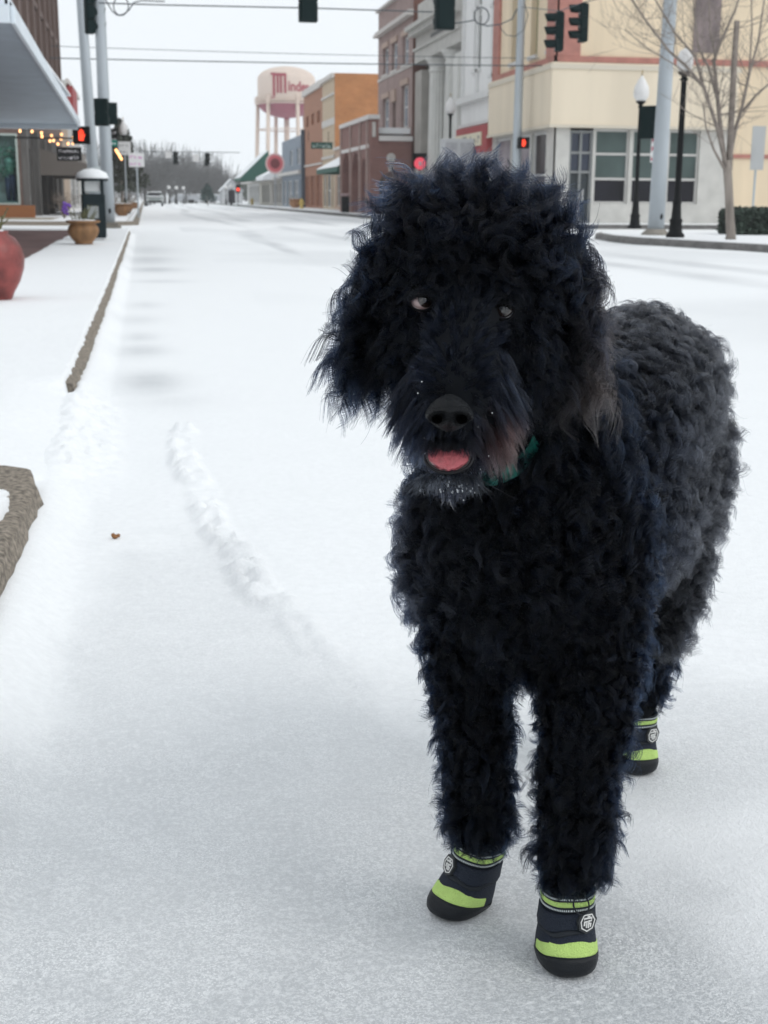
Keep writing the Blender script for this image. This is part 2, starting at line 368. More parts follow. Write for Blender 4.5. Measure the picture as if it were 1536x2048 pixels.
# ------------------------------------------------------------------ building kit
WHITE = mat('white_trim', (.68,.68,.67), .6, var=.06); GLASSD = mat('dark_glass', (.012,.012,.018), .2, var=.5, vs_=.8, spec=.2)
GLASSG = mat('glass_with_blind', (.075,.105,.10), .35, var=.2, vs_=1, spec=.2); GLASSB = mat('pale_window', (.28,.31,.36), .25, var=.3, vs_=1.2)
MULL = mat('pale_frame', (.55,.54,.52), .5, var=.06)
def pt(pl, c, a, z, d=0, s=1):
    return (c+s*d, a, z) if pl == 'X' else (a, c+s*d, z)
def facade(mb, pl, c, a0, a1, z0, z1, holes=(), s=1, dep=.16):
    """wall in plane X=c or Y=c; s = direction (+/-) pointing INTO the building; rectangular openings with reveals"""
    A = sorted({a0, a1, *[h[0] for h in holes], *[h[1] for h in holes]}); Zs = sorted({z0, z1, *[h[2] for h in holes], *[h[3] for h in holes]})
    for i in range(len(A)-1):
        for j in range(len(Zs)-1):
            ca, cz = (A[i]+A[i+1])/2, (Zs[j]+Zs[j+1])/2
            if any(h[0] < ca < h[1] and h[2] < cz < h[3] for h in holes): continue
            mb.quad(pt(pl,c,A[i],Zs[j]), pt(pl,c,A[i+1],Zs[j]), pt(pl,c,A[i+1],Zs[j+1]), pt(pl,c,A[i],Zs[j+1]))
    for h in holes:
        q = [(h[0],h[2]),(h[1],h[2]),(h[1],h[3]),(h[0],h[3])]
        for k in range(4):
            (a, z), (b, y) = q[k], q[(k+1)%4]; mb.quad(pt(pl,c,a,z), pt(pl,c,b,y), pt(pl,c,b,y,dep,s), pt(pl,c,a,z,dep,s))
def bar(mb, pl, c, a0, a1, z0, z1, d0, d1, s=1):
    x0, x1 = sorted((c+s*d0, c+s*d1))
    if pl == 'X': mb.box(x0, x1, min(a0,a1), max(a0,a1), z0, z1)
    else: mb.box(min(a0,a1), max(a0,a1), x0, x1, z0, z1)
def window(root, pl, c, h, s=1, dep=.16, nx=1, ny=2, fm=None, gm=None, fw=.06, sill=None):
    a0, a1, z0, z1 = h; e = .004
    f = MB()
    for a in (a0+e, a1-fw-e): bar(f, pl, c, a, a+fw, z0+e, z1-e, dep-.09, dep-.02, s)
    for z in (z0+e, z1-fw-e): bar(f, pl, c, a0+fw+e, a1-fw-e, z, z+fw, dep-.09, dep-.02, s)
    for k in range(1, nx): a = a0+(a1-a0)*k/nx; bar(f, pl, c, a-fw/2, a+fw/2, z0+fw+e, z1-fw-e, dep-.085, dep-.02, s)
    for k in range(1, ny): z = z0+(z1-z0)*k/ny; bar(f, pl, c, a0+fw+e, a1-fw-e, z-fw*.4, z+fw*.4, dep-.08, dep-.02, s)
    fo = f.build('window', fm or WHITE, root)
    g = MB(); bar(g, pl, c, a0, a1, z0, z1, dep-.03, dep-.002, s); g.build('pane', gm or GLASSB, fo)
    if sill: q = MB(); bar(q, pl, c, a0-.08, a1+.08, z0-.14, z0-.002, -.1, .05, s); q.build('sill', sill, fo)
    return fo
def body(mb, x0, x1, y0, y1, z0, z1, skip=''):
    """the closed rest of a building: sides not in skip ('n' near Y, 'f' far Y, 'l' low X, 'h' high X), roof 15 cm below the parapet"""
    if 'n' not in skip: mb.quad((x0,y0,z0),(x1,y0,z0),(x1,y0,z1),(x0,y0,z1))
    if 'f' not in skip: mb.quad((x1,y1,z0),(x0,y1,z0),(x0,y1,z1),(x1,y1,z1))
    if 'l' not in skip: mb.quad((x0,y1,z0),(x0,y0,z0),(x0,y0,z1),(x0,y1,z1))
    if 'h' not in skip: mb.quad((x1,y0,z0),(x1,y1,z0),(x1,y1,z1),(x1,y0,z1))
def roof(root, x0, x1, y0, y1, z): MB().box(x0+.02, x1-.02, y0+.02, y1-.02, z-.3, z-.04).build('roof', SN, root)
def yy(px, x): r = ray(px, 300); return r[1]*x/r[0]
def zz(px, py, x): return GX(px, py, x)[2]
WO = .0

# ---- tan corner building (right) : X 14.., Y 45..53.3
TAN = mat('cream_stucco', (.74,.61,.44), .85, var=.10, vs_=1.2, streak=5); TAN2 = mat('cream_panel', (.735,.64,.50), .8, var=.07, vs_=.9, streak=8)
REDT = mat('terracotta_trim', (.42,.185,.15), .8, var=.15, vs_=3); STONE = mat('pale_marble', (.55,.54,.51), .6, var=.1, vs_=2)
t = thing('corner_building', 'cream two-storey corner building with terracotta trim and white-framed shop windows', 'building', (14,45,0))
Yn, Yf, X0, X1 = 45., 53.3, 14., 20.6
def nz_(py, px=1300): return GY(px, py, Yn)[2]
def nx_(px): return GY(px, 300, Yn)[0]
uph = [(yy(1104,14), yy(1090,14), 6.0, 9.2), (yy(1068,14), yy(1054,14), 6.0, 9.2), (yy(1032,14), yy(1017,14), 6.0, 9.2)]
uph = [(min(a,b), max(a,b), c, d) for a, b, c, d in uph]
mb = MB(); facade(mb, 'X', X0, Yn, Yf, 5.5, 12, uph, 1, .3)
facade(mb, 'Y', Yn, X0, 34, 5.5, 12, [(nx_(1373), nx_(1424), nz_(103), 8.6)], 1, .12)
facade(mb, 'Y', Yn, X1+.02, 34, .1, 5.5, [], 1); body(mb, X0, 34, Yn, Yf, 5.5, 12, 'nl'); body(mb, X0+.1, 34, Yn+.1, Yf, .1, 5.5, 'nl')
mb.build('wall', TAN, t); roof(t, X0, 34, Yn, Yf, 12)
for h in uph: window(t, 'X', X0, h, 1, .3, 1, 2, mat('olive_frame', (.30,.28,.16), .7), mat('curtained_glass', (.16,.17,.13), .3, var=.4, vs_=1.5), .12, MULL)
b = MB(); bar(b, 'Y', Yn, nx_(1373), nx_(1424), nz_(103), 8.6, -.05, .1); b.build('shutter', mat('weathered_shutter', (.20,.16,.16), .8, var=.35, vs_=3, streak=2), t)
b = MB()
for k in range(1): b.box(X0-.22, X1+.0, Yn-.22, Yn+.0, 3.42, 5.5); b.box(X0-.22, X0+.0, Yn+.0, Yf, 3.42, 5.5)
b.build('fascia_panel', TAN2, t, bevel=.02)
b = MB().box(X0-.26, X1+.06, Yn-.26, Yn-.22, 5.28, 5.44).box(X0-.26, X0-.22, Yn-.22, Yf, 5.28, 5.44).box(X0-.26, X1+.06, Yn-.26, Yn-.22, 3.36, 3.46).box(X0-.26, X0-.22, Yn-.22, Yf, 3.36, 3.46)
b.build('fascia_edge', mat('pale_edge', (.62,.56,.46), .6), t)
b = MB().box(X0-.1, 34, Yn-.1, Yn-.003, 5.52, 5.72).box(X0-.1, X0-.003, Yn-.1, Yf, 5.52, 5.72)
b.box(X0-.08, nx_(1151), Yn-.12, Yn-.003, 5.72, 12).box(X0-.12, X0-.003, Yn-.12, Yn+.9, 5.72, 12).box(X0-.1, X0-.003, Yf-.9, Yf, 5.72, 12)
b.box(X1+.05, 34, Yn-.06, Yn-.003, nz_(317,1500), nz_(309,1500)).build('trim', REDT, t)
# ground floor, near face
gh = [(nx_(1190), nx_(1259), .82, 3.34), (nx_(1265), nx_(1308), .82, 3.34), (nx_(1338), nx_(1400), .82, 3.34)]
gh[1] = (nx_(1265), nx_(1332), .82, 3.34)
dh = (nx_(1139), nx_(1186), .15, 3.38)
mb = MB(); facade(mb, 'Y', Yn, nx_(1111), X1, .1, 3.42, gh+[dh], 1, .2)
shh = [(45.9, 47.75, .3, 3.3), (47.95, 50.4, .3, 3.3), (50.6, 53.0, .3, 3.3)]
facade(mb, 'X', X0, Yn, Yf, .1, 3.42, shh, 1, .2); mb.build('stone_base', STONE, t)
for h in gh:
    fo = window(t, 'Y', Yn, h, 1, .2, 1, 1, MULL, GLASSD, .07)
    for k, gm in ((1, None), (2, None)):
        pass
    z1, z2 = h[2]+(h[3]-h[2])*.335, h[2]+(h[3]-h[2])*.67
    for z_ in (z1, z2): b = MB(); bar(b, 'Y', Yn, h[0]+.07, h[1]-.07, z_-.04, z_+.04, .1, .165); b.build('glazing_bar', MULL, fo)
    b = MB(); bar(b, 'Y', Yn, h[0]+.075, h[1]-.075, z1+.045, z2-.045, .14, .165); bar(b, 'Y', Yn, h[0]+.075, h[1]-.075, z2+.045, h[3]-.075, .14, .165); b.build('blind', GLASSG, fo)
# door
b = MB(); x0, x1 = dh[0], dh[1]; xm = (x0+x1)/2
for x in (x0, xm-.04, x1-.08): bar(b, 'Y', Yn, x, x+.08, .15, 3.3, .06, .17)
for z in (.15, 1.85, 2.5, 3.2): bar(b, 'Y', Yn, x0+.08, x1-.08, z, z+.08, .07, .165)
d_ = b.build('door', mat('grey_door', (.22,.23,.23), .5), t); b = MB(); bar(b, 'Y', Yn, x0, x1, .2, 1.85, .17, .19); b.build('door_glass', mat('grey_glass', (.05,.06,.065), .3, spec=.2), d_)
b = MB(); bar(b, 'Y', Yn, x0, x1, 1.93, 3.3, .17, .19); b.build('transom', mat('blue_glass', (.03,.04,.07), .15), d_)
b = MB(); bar(b, 'Y', Yn, xm+.1, xm+.13, .9, 1.3, .0, .03); b.build('handle', WHITE, d_)
for k, h in enumerate(shh): window(t, 'X', X0, h, 1, .2, 1, 2, WHITE, mat('maroon_glass', (.025,.012,.02), .25, var=.5, vs_=1.2, spec=.2) if k == 0 else mat('lilac_glass', (.26,.22,.25), .4, var=.4, vs_=1.5), .09)

# ---- white shop, red sign board
WH = mat('white_paint', (.80,.80,.79), .6, var=.05, vs_=1.5, streak=2)
t = thing('white_shop', 'white painted two-storey shop with tall windows and a red signboard', 'building', (14,53.3,0))
y0, y1 = 53.32, 59.2
def hy(pa, pb, z0, z1, x=14): a, b_ = sorted((yy(pa,x), yy(pb,x))); return (a, b_, z0, z1)
hs_ = [hy(941,955,6.3,8.6), hy(941,955,8.8,9.7), hy(975,990,5.9,8.4), hy(975,990,8.6,9.4)]
gh = [(54.0, 56.2, .6, 2.7), (56.6, 58.7, .6, 2.7)]
mb = MB(); facade(mb, 'X', 14.05, y0, y1, .1, 12, hs_+gh, 1, .25); body(mb, 14.05, 30, y0, y1, .1, 12, 'l'); mb.build('wall', WH, t); roof(t, 14.05, 30, y0, y1, 12)
for h in hs_: window(t, 'X', 14.05, h, 1, .25, 2, 1, WHITE, mat('grey_window', (.16,.17,.16), .25), .1, WHITE)
for h in gh: window(t, 'X', 14.05, h, 1, .25, 1, 1, WHITE, GLASSD, .1)
b = MB()
for z, d in ((5.0, .3), (5.15, .22), (4.0, .12), (9.9, .12), (10.4, .3)): bar(b, 'X', 14.05, y0+.02, y1-.02, z, z+.14, -d, -.003)
for y in (53.5, 56.2, 58.8): bar(b, 'X', 14.05, y-.14, y+.14, 5.31, 9.88, -.1, -.003)
b.build('cornice', WHITE, t)
RED = mat('red_board', (.36,.045,.05), .6, var=.1); b = MB(); bar(b, 'X', 14.05, 53.5, 59.0, 2.85, 3.95, -.25, -.01); b.build('sign_board', RED, t)
sb = MB(); bar(sb, 'X', 14.05, 54.3, 58.9, 3.12, 3.66, -.31, -.255); sp_ = sb.build('sign_panel', mat('cream_sign', (.72,.66,.5), .5), t)
LETTERS = (13.735,56.5,3.39,sp_)

# ---- columned bank
BANK = mat('grey_limestone', (.38,.36,.33), .8, var=.12, vs_=1.5); COLM = mat('white_column', (.66,.66,.63), .6, var=.06, vs_=2)
t = thing('columned_bank', 'white classical bank front with a fluted column under a stepped entablature', 'building', (14,59.2,0))
y0, y1 = 59.25, 69.4
mb = MB(); facade(mb, 'X', 15.2, y0, y1, .1, 9.0, [(61.2, 63.2, 1, 7.6), (64.4, 66.3, 1, 7.6)], 1, .2); body(mb, 14.6, 30, y0, y1, .1, 9.0, 'l')
mb.box(14.0, 15.19, y1-1.6, y1, .1, 7.3).build('wall', BANK, t); roof(t, 14.4, 30, y0, y1, 10)
for h in ((61.2, 63.2, 1, 7.6), (64.4, 66.3, 1, 7.6)): window(t, 'X', 15.2, h, 1, .2, 2, 4, BANK, mat('bank_glass', (.07,.075,.075), .2), .1)
for yc, z1 in ((62.4, 7.0), (66.0, 7.0)):
    b = MB(); n = 40; vs = []
    for z, k in ((.6, 1), (3.5, .97), (z1, .88)):
        for q in range(n*2): a = math.pi*q/n; r = .56*k*(1 if q%4 < 2 else .93); vs.append((14.55+r*math.cos(a), yc+r*math.sin(a), z))
    m_ = n*2; b.add(vs, [(i*m_+q, i*m_+(q+1)%m_, (i+1)*m_+(q+1)%m_, (i+1)*m_+q) for i in range(2) for q in range(m_)])
    b.lathe([(.68,.1),(.7,.35),(.6,.6)], (14.55,yc,0), 24).lathe([(.5,0),(.55,.1),(.5,.25),(.62,.5),(.72,.62),(.72,.7)], (14.55,yc,z1), 24)
    b.build('column', COLM, t)
b = MB().box(14.0, 15.18, y0, y0+1.1, .1, 7.3); bar(b, 'X', 14, y0+.1, y0+1.0, .1, 7.1, -.1, -.003); b.build('pilaster', COLM, t)
b = MB().box(13.95, 15.6, y0, y1, 7.72, 8.3).box(13.85, 15.6, y0, y1, 8.3, 8.42).box(14.02, 15.6, y0, y1, 8.42, 9.0).box(13.6, 15.7, y0, y1, 9.0, 9.25).box(13.4, 15.8, y0, y1, 9.25, 9.45).box(14.1, 15.6, y0, y1, 9.45, 10.6)
b.build('entablature', mat('entablature_stone', (.50,.49,.46), .7, var=.1), t)
b = MB().box(14.0, 14.015, 61.6, 66.6, 8.62, 8.78); b = MB(); bar(b, 'X', 14.02, 61.8, 65.8, 8.6, 8.78, -.012, -.002); b.build('name_strip', mat('dark_letters', (.12,.12,.12), .6), t)

# ---- three storey mauve brick building
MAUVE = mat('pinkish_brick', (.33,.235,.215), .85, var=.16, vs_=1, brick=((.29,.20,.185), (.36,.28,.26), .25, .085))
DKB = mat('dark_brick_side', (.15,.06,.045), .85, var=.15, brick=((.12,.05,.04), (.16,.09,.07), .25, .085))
LIM = mat('limestone_trim', (.58,.55,.52), .7, var=.08)
t = thing('mauve_brick_building', 'three-storey pinkish brick building with white sash windows and stone cornice', 'building', (14,70.1,0))
y0, y1 = 70.1, 80.6
hs_ = [hy(765,775,7.95,10.0-.6), hy(782,793,7.95,9.4), hy(803,815,7.95,9.4), hy(765,777,4.4,6.6), hy(802,815,4.7,6.9)]
hs_ = [(a, b_, c if c > 5 else c, d) for a, b_, c, d in hs_]
nich = hy(784,791,4.4,6.2)
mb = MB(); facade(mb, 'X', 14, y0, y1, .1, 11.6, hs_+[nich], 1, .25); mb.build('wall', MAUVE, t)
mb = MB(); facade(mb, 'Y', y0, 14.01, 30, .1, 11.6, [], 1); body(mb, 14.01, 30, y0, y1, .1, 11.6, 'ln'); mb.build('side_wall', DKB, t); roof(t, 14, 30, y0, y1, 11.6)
for h in hs_: window(t, 'X', 14, h, 1, .25, 2, 2, WHITE, mat('blueish_pane', (.22,.26,.33), .25, var=.3), .1, LIM)
b = MB(); bar(b, 'X', 14, *nich, .2, .24); b.build('niche', mat('brown_niche', (.10,.08,.06), .8), t)
b = MB()
for z, d in ((10.2, .35), (10.35, .25), (11.6, .2), (7.7, .05)): bar(b, 'X', 14, y0-.1, y1, z, z+.13, -d, -.003)
b.build('cornice', LIM, t); b = MB()
for h in hs_: b = MB(); bar(b, 'X', 14, h[0]-.15, h[1]+.15, h[3]+.02, h[3]+.3, -.08, -.003); b.build('lintel', mat('pale_terracotta', (.45,.33,.27), .8), t)
b = MB(); bar(b, 'X', 14, nich[0]-.1, nich[1]+.1, nich[3]+.05, nich[3]+.7, -.1, -.003); b.build('lintel', mat('pale_terracotta'), t)

# ---- brick arcade over the pavement
ARC = mat('mauve_arcade_brick', (.27,.135,.115), .85, var=.12, vs_=1, brick=((.235,.115,.10), (.30,.19,.17), .25, .085))
t = thing('brick_arcade', 'low reddish brick arcade with white ledges and arched openings over the pavement', 'arcade', (12,70,0))
def arch_wall(mb, pl, c, a0, a1, z0, z1, aa, ab, zsp, th=.35, s=1, n=12):
    """wall with one arched opening aa..ab springing at zsp"""
    r = (ab-aa)/2; m = (aa+ab)/2
    for d in (0, th):
        P2 = lambda a, z: pt(pl, c, a, z, d, s)
        mb.quad(P2(a0,z0), P2(aa,z0), P2(aa,z1), P2(a0,z1)); mb.quad(P2(ab,z0), P2(a1,z0), P2(a1,z1), P2(ab,z1))
        for k in range(n):
            a_, b_ = math.pi*k/n, math.pi*(k+1)/n; p = (m-r*math.cos(a_), zsp+r*math.sin(a_)); q = (m-r*math.cos(b_), zsp+r*math.sin(b_))
            mb.quad(P2(*p), P2(*q), P2(q[0], z1), P2(p[0], z1))
    pr = [(aa, z0)]+[(m-r*math.cos(math.pi*k/n), zsp+r*math.sin(math.pi*k/n)) for k in range(n+1)]+[(ab, z0)]
    for p, q in zip(pr[:-1], pr[1:]): mb.quad(pt(pl,c,*p), pt(pl,c,*q), pt(pl,c,*q,th,s), pt(pl,c,*p,th,s))
XA = 11.75; Ya, Yb = 70.0, 80.6
def nx7(px): return GY(px, 300, Ya)[0]
mb = MB(); xa2 = nx7(757)
arch_wall(mb, 'Y', Ya, xa2, 13.98, .1, 3.9, xa2+.05, nx7(805), 1.7, .4, 1)
mb.box(XA+.001, xa2, Ya, Ya+.6, .1, 5.0)
ys_ = [Ya+.6, 73.2, 76.6, 80.4]
for a, b_ in zip(ys_[:-1], ys_[1:]): arch_wall(mb, 'X', XA, a, b_, .1, 5.0, a+.5, b_-.35, 2.2, .4, 1)
mb.quad((XA,Yb,.1),(14,Yb,.1),(14,Yb,4.8),(XA,Yb,4.8)).build('arcade_wall', ARC, t)
b = MB().box(XA-.12, xa2+.05, Ya-.12, Ya+.7, 5.0, 5.22).box(xa2+.02, 14.0, Ya-.15, Ya+.5, 3.9, 4.15).box(XA-.12, XA+.5, Ya+.7, Yb, 5.0, 5.22)
b.box(XA-.06, XA-.003, Ya+.4, Yb, 3.55, 3.75).build('ledge', mat('snowy_ledge', (.75,.72,.7), .7), t)
for y in ys_[1:]+[Ya+.75]: MB().box(XA-.1, XA-.002, y-.16, y+.1, .1, 5.0).build('pier', mat('pale_pier', (.40,.29,.26), .8, var=.1), t)
MB().box(XA+.45, 13.98, Ya+.45, Yb-.1, 4.3, 4.6).build('roof', SN, t)
b = MB(); xm = (xa2+.05+nx7(805))/2; b.lathe([(.01,-.05),(.24,-.05),(.24,.0)], (0,0,0), 12)
b.v = [(xm+x, Ya-.0-z_-.06, 3.05+y) for x, y, z_ in b.v]; b.build('medallion', LIM, t); MB().box(xm-.13, xm+.13, Ya-.06, Ya-.003, 2.35, 2.72).build('keystone', LIM, t); MB().box(nx7(744), nx7(751), Ya-.06, Ya-.003, 4.1, 4.85).build('white_plaque', LIM, t)
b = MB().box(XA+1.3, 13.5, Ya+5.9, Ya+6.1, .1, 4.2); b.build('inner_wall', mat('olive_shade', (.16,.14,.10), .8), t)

# ---- low set of shops further along, right side
def simple(name, label, x, y0, y1, z1, wm, sm=None, holes=(), gm=None, depth=14, trim=None, side='r', cat='building', fm=None):
    t = thing(name, label, cat, (x, y0, 0)); s = 1 if side == 'r' else -1; xb = x+s*depth
    mb = MB(); facade(mb, 'X', x, y0, y1, .05, z1, holes, s, .2)
    if sm is None: body(mb, min(x,xb), max(x,xb), y0, y1, .05, z1, 'l' if s > 0 else 'h')
    mb.build('wall', wm, t)
    if sm: m2 = MB(); body(m2, min(x+s*.01,xb), max(x+s*.01,xb), y0, y1, .05, z1, 'l' if s > 0 else 'h'); m2.build('side_wall', sm, t)
    roof(t, min(x,xb), max(x,xb), y0, y1, z1)
    for h in holes: window(t, 'X', x, h, s, .2, 2 if h[1]-h[0] > 1.5 else 1, 2 if h[3]-h[2] > 1.3 else 1, fm or WHITE, gm or GLASSD, .09)
    if trim:
        b = MB()
        for z, hh, d in trim: bar(b, 'X', x, y0, y1, z, z+hh, -d, -.003, s)
        b.build('cornice', LIM, t)
    return t
ORB = mat('orange_brick', (.46,.20,.075), .85, var=.16, vs_=.6, brick=((.40,.16,.06), (.48,.25,.12), .3, .1))
CRM = mat('cream_brick', (.55,.42,.28), .85, var=.08, brick=((.5,.38,.25), (.5,.45,.38), .3, .1))
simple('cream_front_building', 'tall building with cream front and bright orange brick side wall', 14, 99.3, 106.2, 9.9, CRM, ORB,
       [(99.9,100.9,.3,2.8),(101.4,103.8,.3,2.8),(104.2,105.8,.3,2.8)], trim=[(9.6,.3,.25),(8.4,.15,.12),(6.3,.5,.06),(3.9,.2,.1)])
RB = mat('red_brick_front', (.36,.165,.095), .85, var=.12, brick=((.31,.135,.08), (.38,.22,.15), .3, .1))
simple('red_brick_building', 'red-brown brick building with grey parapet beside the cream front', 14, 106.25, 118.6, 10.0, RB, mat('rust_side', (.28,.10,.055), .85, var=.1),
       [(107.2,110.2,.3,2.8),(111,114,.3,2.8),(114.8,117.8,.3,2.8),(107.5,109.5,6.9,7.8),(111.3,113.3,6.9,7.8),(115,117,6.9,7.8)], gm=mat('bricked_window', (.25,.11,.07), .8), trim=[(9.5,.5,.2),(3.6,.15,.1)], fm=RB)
t = simple('slate_blue_building', 'slate blue two-storey shop with a dark edge pilaster', 14, 118.7, 138, 6.5, mat('slate_blue', (.20,.24,.29), .7, var=.12, vs_=1), None,
       [(120,122,.3,2.6),(123.5,127.5,.3,2.6),(129,133,.3,2.6),(134,137,.3,2.6),(121.5,124.5,4.0,5.4),(128,130.5,4.0,5.4)], gm=mat('slate_glass', (.13,.15,.17), .3), trim=[(3.1,.3,.5)])
MB().box(13.7, 14.3, 118.0, 118.68, .05, 6.8).build('pilaster', mat('navy_edge', (.05,.07,.10), .6), t)
specs = [('grey stucco shop with flat snowy canopy, far down the right side', (.40,.38,.35), 138.1, 152, 4.2), ('pale cream low shop beyond the grey stucco one', (.55,.52,.46), 152.1, 166, 3.7), ('long low white shop, farthest but one on the right', (.6,.6,.58), 166.1, 186, 3.4)]
for i, (lb, c_, a, b_, z) in enumerate(specs):
    n_ = int((b_-a)/3.6); hs_ = [(a+.6+k*3.5, a+3.3+k*3.5, .4, 2.5) for k in range(n_)]
    t = simple('small_shop', lb, 14, a, b_, z, mat('shopwall_%d' % i, c_, .8, var=.1), None, hs_, mat('shop_glass', (.10,.10,.10), .3, var=.5), trim=[(2.8,.2,.9)])
t = thing('gabled_house', 'small grey gabled house at the far end of the right side', 'house', (14,200,0))
mb = MB().box(11.3, 14.3, 200, 207, .05, 2.1).add([(11.3,200,2.1),(14.3,200,2.1),(12.8,200,3.6),(11.3,207,2.1),(14.3,207,2.1),(12.8,207,3.6)], [(0,1,2),(3,5,4)]); mb.build('wall', mat('grey_clapboard', (.42,.43,.44), .7, var=.1), t)
MB().add([(11.0,199.7,1.9),(12.8,199.7,3.75),(14.6,199.7,1.9),(11.0,207,1.9),(12.8,207,3.75),(14.6,207,1.9)], [(0,1,4,3),(1,2,5,4)]).build('roof', SN, t)
MB().box(12.2, 13.2, 199.95, 199.99, .1, 2.1).build('door', GLASSD, t)
# awnings (top-level? they are parts of the shops they hang from)
def awning(parent, y0, y1, x, z0, z1, out, m, name='awning'):
    mb = MB().add([(x,y0,z1),(x-out,y0,z0),(x-out,y0,z0-.3),(x,y0,z0-.3),(x,y1,z1),(x-out,y1,z0),(x-out,y1,z0-.3),(x,y1,z0-.3)], [(0,1,5,4),(1,2,6,5),(0,3,2,1),(4,5,6,7)])
    o = mb.build(name, m, parent)
    MB().add([(x,y0+.1,z1+.06),(x-out,y0+.1,z0+.06),(x-out,y1-.1,z0+.06),(x,y1-.1,z1+.06),(x,y0+.1,z1+.012),(x-out,y0+.1,z0+.012),(x-out,y1-.1,z0+.012),(x,y1-.1,z1+.012)], [(0,1,2,3),(0,4,5,1),(2,6,7,3),(1,5,6,2)]).build('awning_snow', SN, o)
GRN = mat('green_canvas', (.012,.09,.065), .7)
P_ = {o['label'][:12]: o for o in bpy.data.objects if o.parent is None and 'label' in o}
# green-awning shop just beyond the arcade
t = simple('green_awning_shop', 'single-storey shop with snow-topped green awning just past the arcade', 14, 81, 99.2, 4.6, mat('salmon_wall', (.50,.36,.27), .8, var=.1), None, [(82.5,86,.4,2.6),(87.5,91,.4,2.6),(92.5,95,.4,2.6),(96,98.4,.4,2.6)], trim=[(4.4,.2,.15)])
awning(t, 84.5, 95, 13.98, 2.9, 3.9, 1.9, GRN)
t = bpy.data.objects['small_shop']; awning(t, 139.5, 149, 13.98, 3.1, 4.0, 1.8, SN)
t = bpy.data.objects['small_shop.001']; awning(t, 153, 164, 13.98, 3.2, 6.2, 3.2, GRN)

# ---- water tower
TW = mat('cream_tower_paint', (.66,.54,.46), .6, var=.05, vs_=.3, streak=2); TWP = mat('rose_tower_bowl', (.30,.075,.11), .6, var=.08, vs_=.4)
cY = 255; c = GY(574, 300, cY); cx, r_ = c[0], (632-518)/2/2690*cY
zt = lambda py: GY(574, py, cY)[2]
t = thing('water_tower', 'cream water tower lettered in red with a rose-coloured bowl on tall legs', 'water tower', (cx,cY,0))
zb, zs, z1 = zt(206), zt(160), zt(133)
MB().lathe([(r_*.985,zb),(r_,zb+.1),(r_,zs)]+[(r_*math.cos(a), zs+(z1-zs)*math.sin(a)) for a in np.linspace(.1, 1.5, 9)], (cx,cY,0), 48).build('tank', TW, t, True)
MB().lathe([(.5,zt(240)),(.5,zt(237))]+[(r_*.98*math.sin(a), zb-.05-(zb-zt(236))*math.cos(a)) for a in np.linspace(.12, 1.55, 9)], (cx,cY,0), 40).build('bowl', TWP, t, True)
MB().lathe([(.55,0),(.5,zt(238))], (cx,cY,0), 14).build('riser_pipe', TW, t, True)
b = MB().lathe([(r_*1.0,zb-.35),(r_*1.1,zb-.35),(r_*1.1,zb-.2),(r_,zb-.2)], (cx,cY,0), 40)
for k in range(48): a = math.pi*k/24; b.tube([(cx+r_*1.1*math.cos(a), cY+r_*1.1*math.sin(a), zb-.3), (cx+r_*1.1*math.cos(a), cY+r_*1.1*math.sin(a), zb+.8)], .035, 4)
b.tube([(cx+r_*1.1*math.cos(a), cY+r_*1.1*math.sin(a), zb+.8) for a in np.linspace(0, 2*math.pi, 49)], .05, 4).build('balcony', TW, t)
for k in range(6):
    a = math.pi/3*k+.52+.28; top = (cx+r_*math.cos(a), cY+r_*math.sin(a), zb+1.2); bot = (cx+r_*1.12*math.cos(a), cY+r_*1.12*math.sin(a), 0)
    MB().tube([bot, top], [.42,.36], 10).build('leg', TW, t, True)
b = MB()
for z in (7.5, 13.5):
    for k in range(6):
        a, a2 = math.pi/3*k+.8, math.pi/3*(k+1)+.8; rr = r_*1.08; b.tube([(cx+rr*math.cos(a), cY+rr*math.sin(a), z), (cx+rr*math.cos(a2), cY+rr*math.sin(a2), z)], .12, 6)
b.build('brace', TW, t)
RL = mat('tower_lettering', (.33,.035,.06), .6)
def bend_tower(v):
    a = (v[:,0]-.2)/r_-math.pi/2-math.atan2(cx, cY); a = a+.0
    return np.stack([cx+(r_+.05+v[:,2])*np.cos(a), cY+(r_+.05+v[:,2])*np.sin(a), zt(176)+v[:,1]], -1)
text('inden', 2.5, RL, 'lettering', t, None, (1,0,0), (0,0,1), .04, .05, bend=lambda v: bend_tower(v+np.array([2.75,-.15,0])), sx=.82)
b = MB()
for x, z, x2, z2 in ((-4.9,-2.0,-4.45,2.2),(-4.1,-1.3,-3.75,2.2),(-3.5,-1.3,-3.15,2.2),(-2.75,-1.3,-2.35,2.2),(-4.5,1.7,-2.4,2.2),(-5.3,1.9,-4.4,2.3),(-5.2,-2.2,-4.6,-1.8)):
    n_ = 3; x += 2.55; x2 += 2.55
    for k in range(n_): xa, xb = x+(x2-x)*k/n_, x+(x2-x)*(k+1)/n_; b.box(xa, xb, z, z2, 0, .08)
b.v = [tuple(q) for q in bend_tower(np.array(b.v))]; b.build('capital_letter', RL, t)
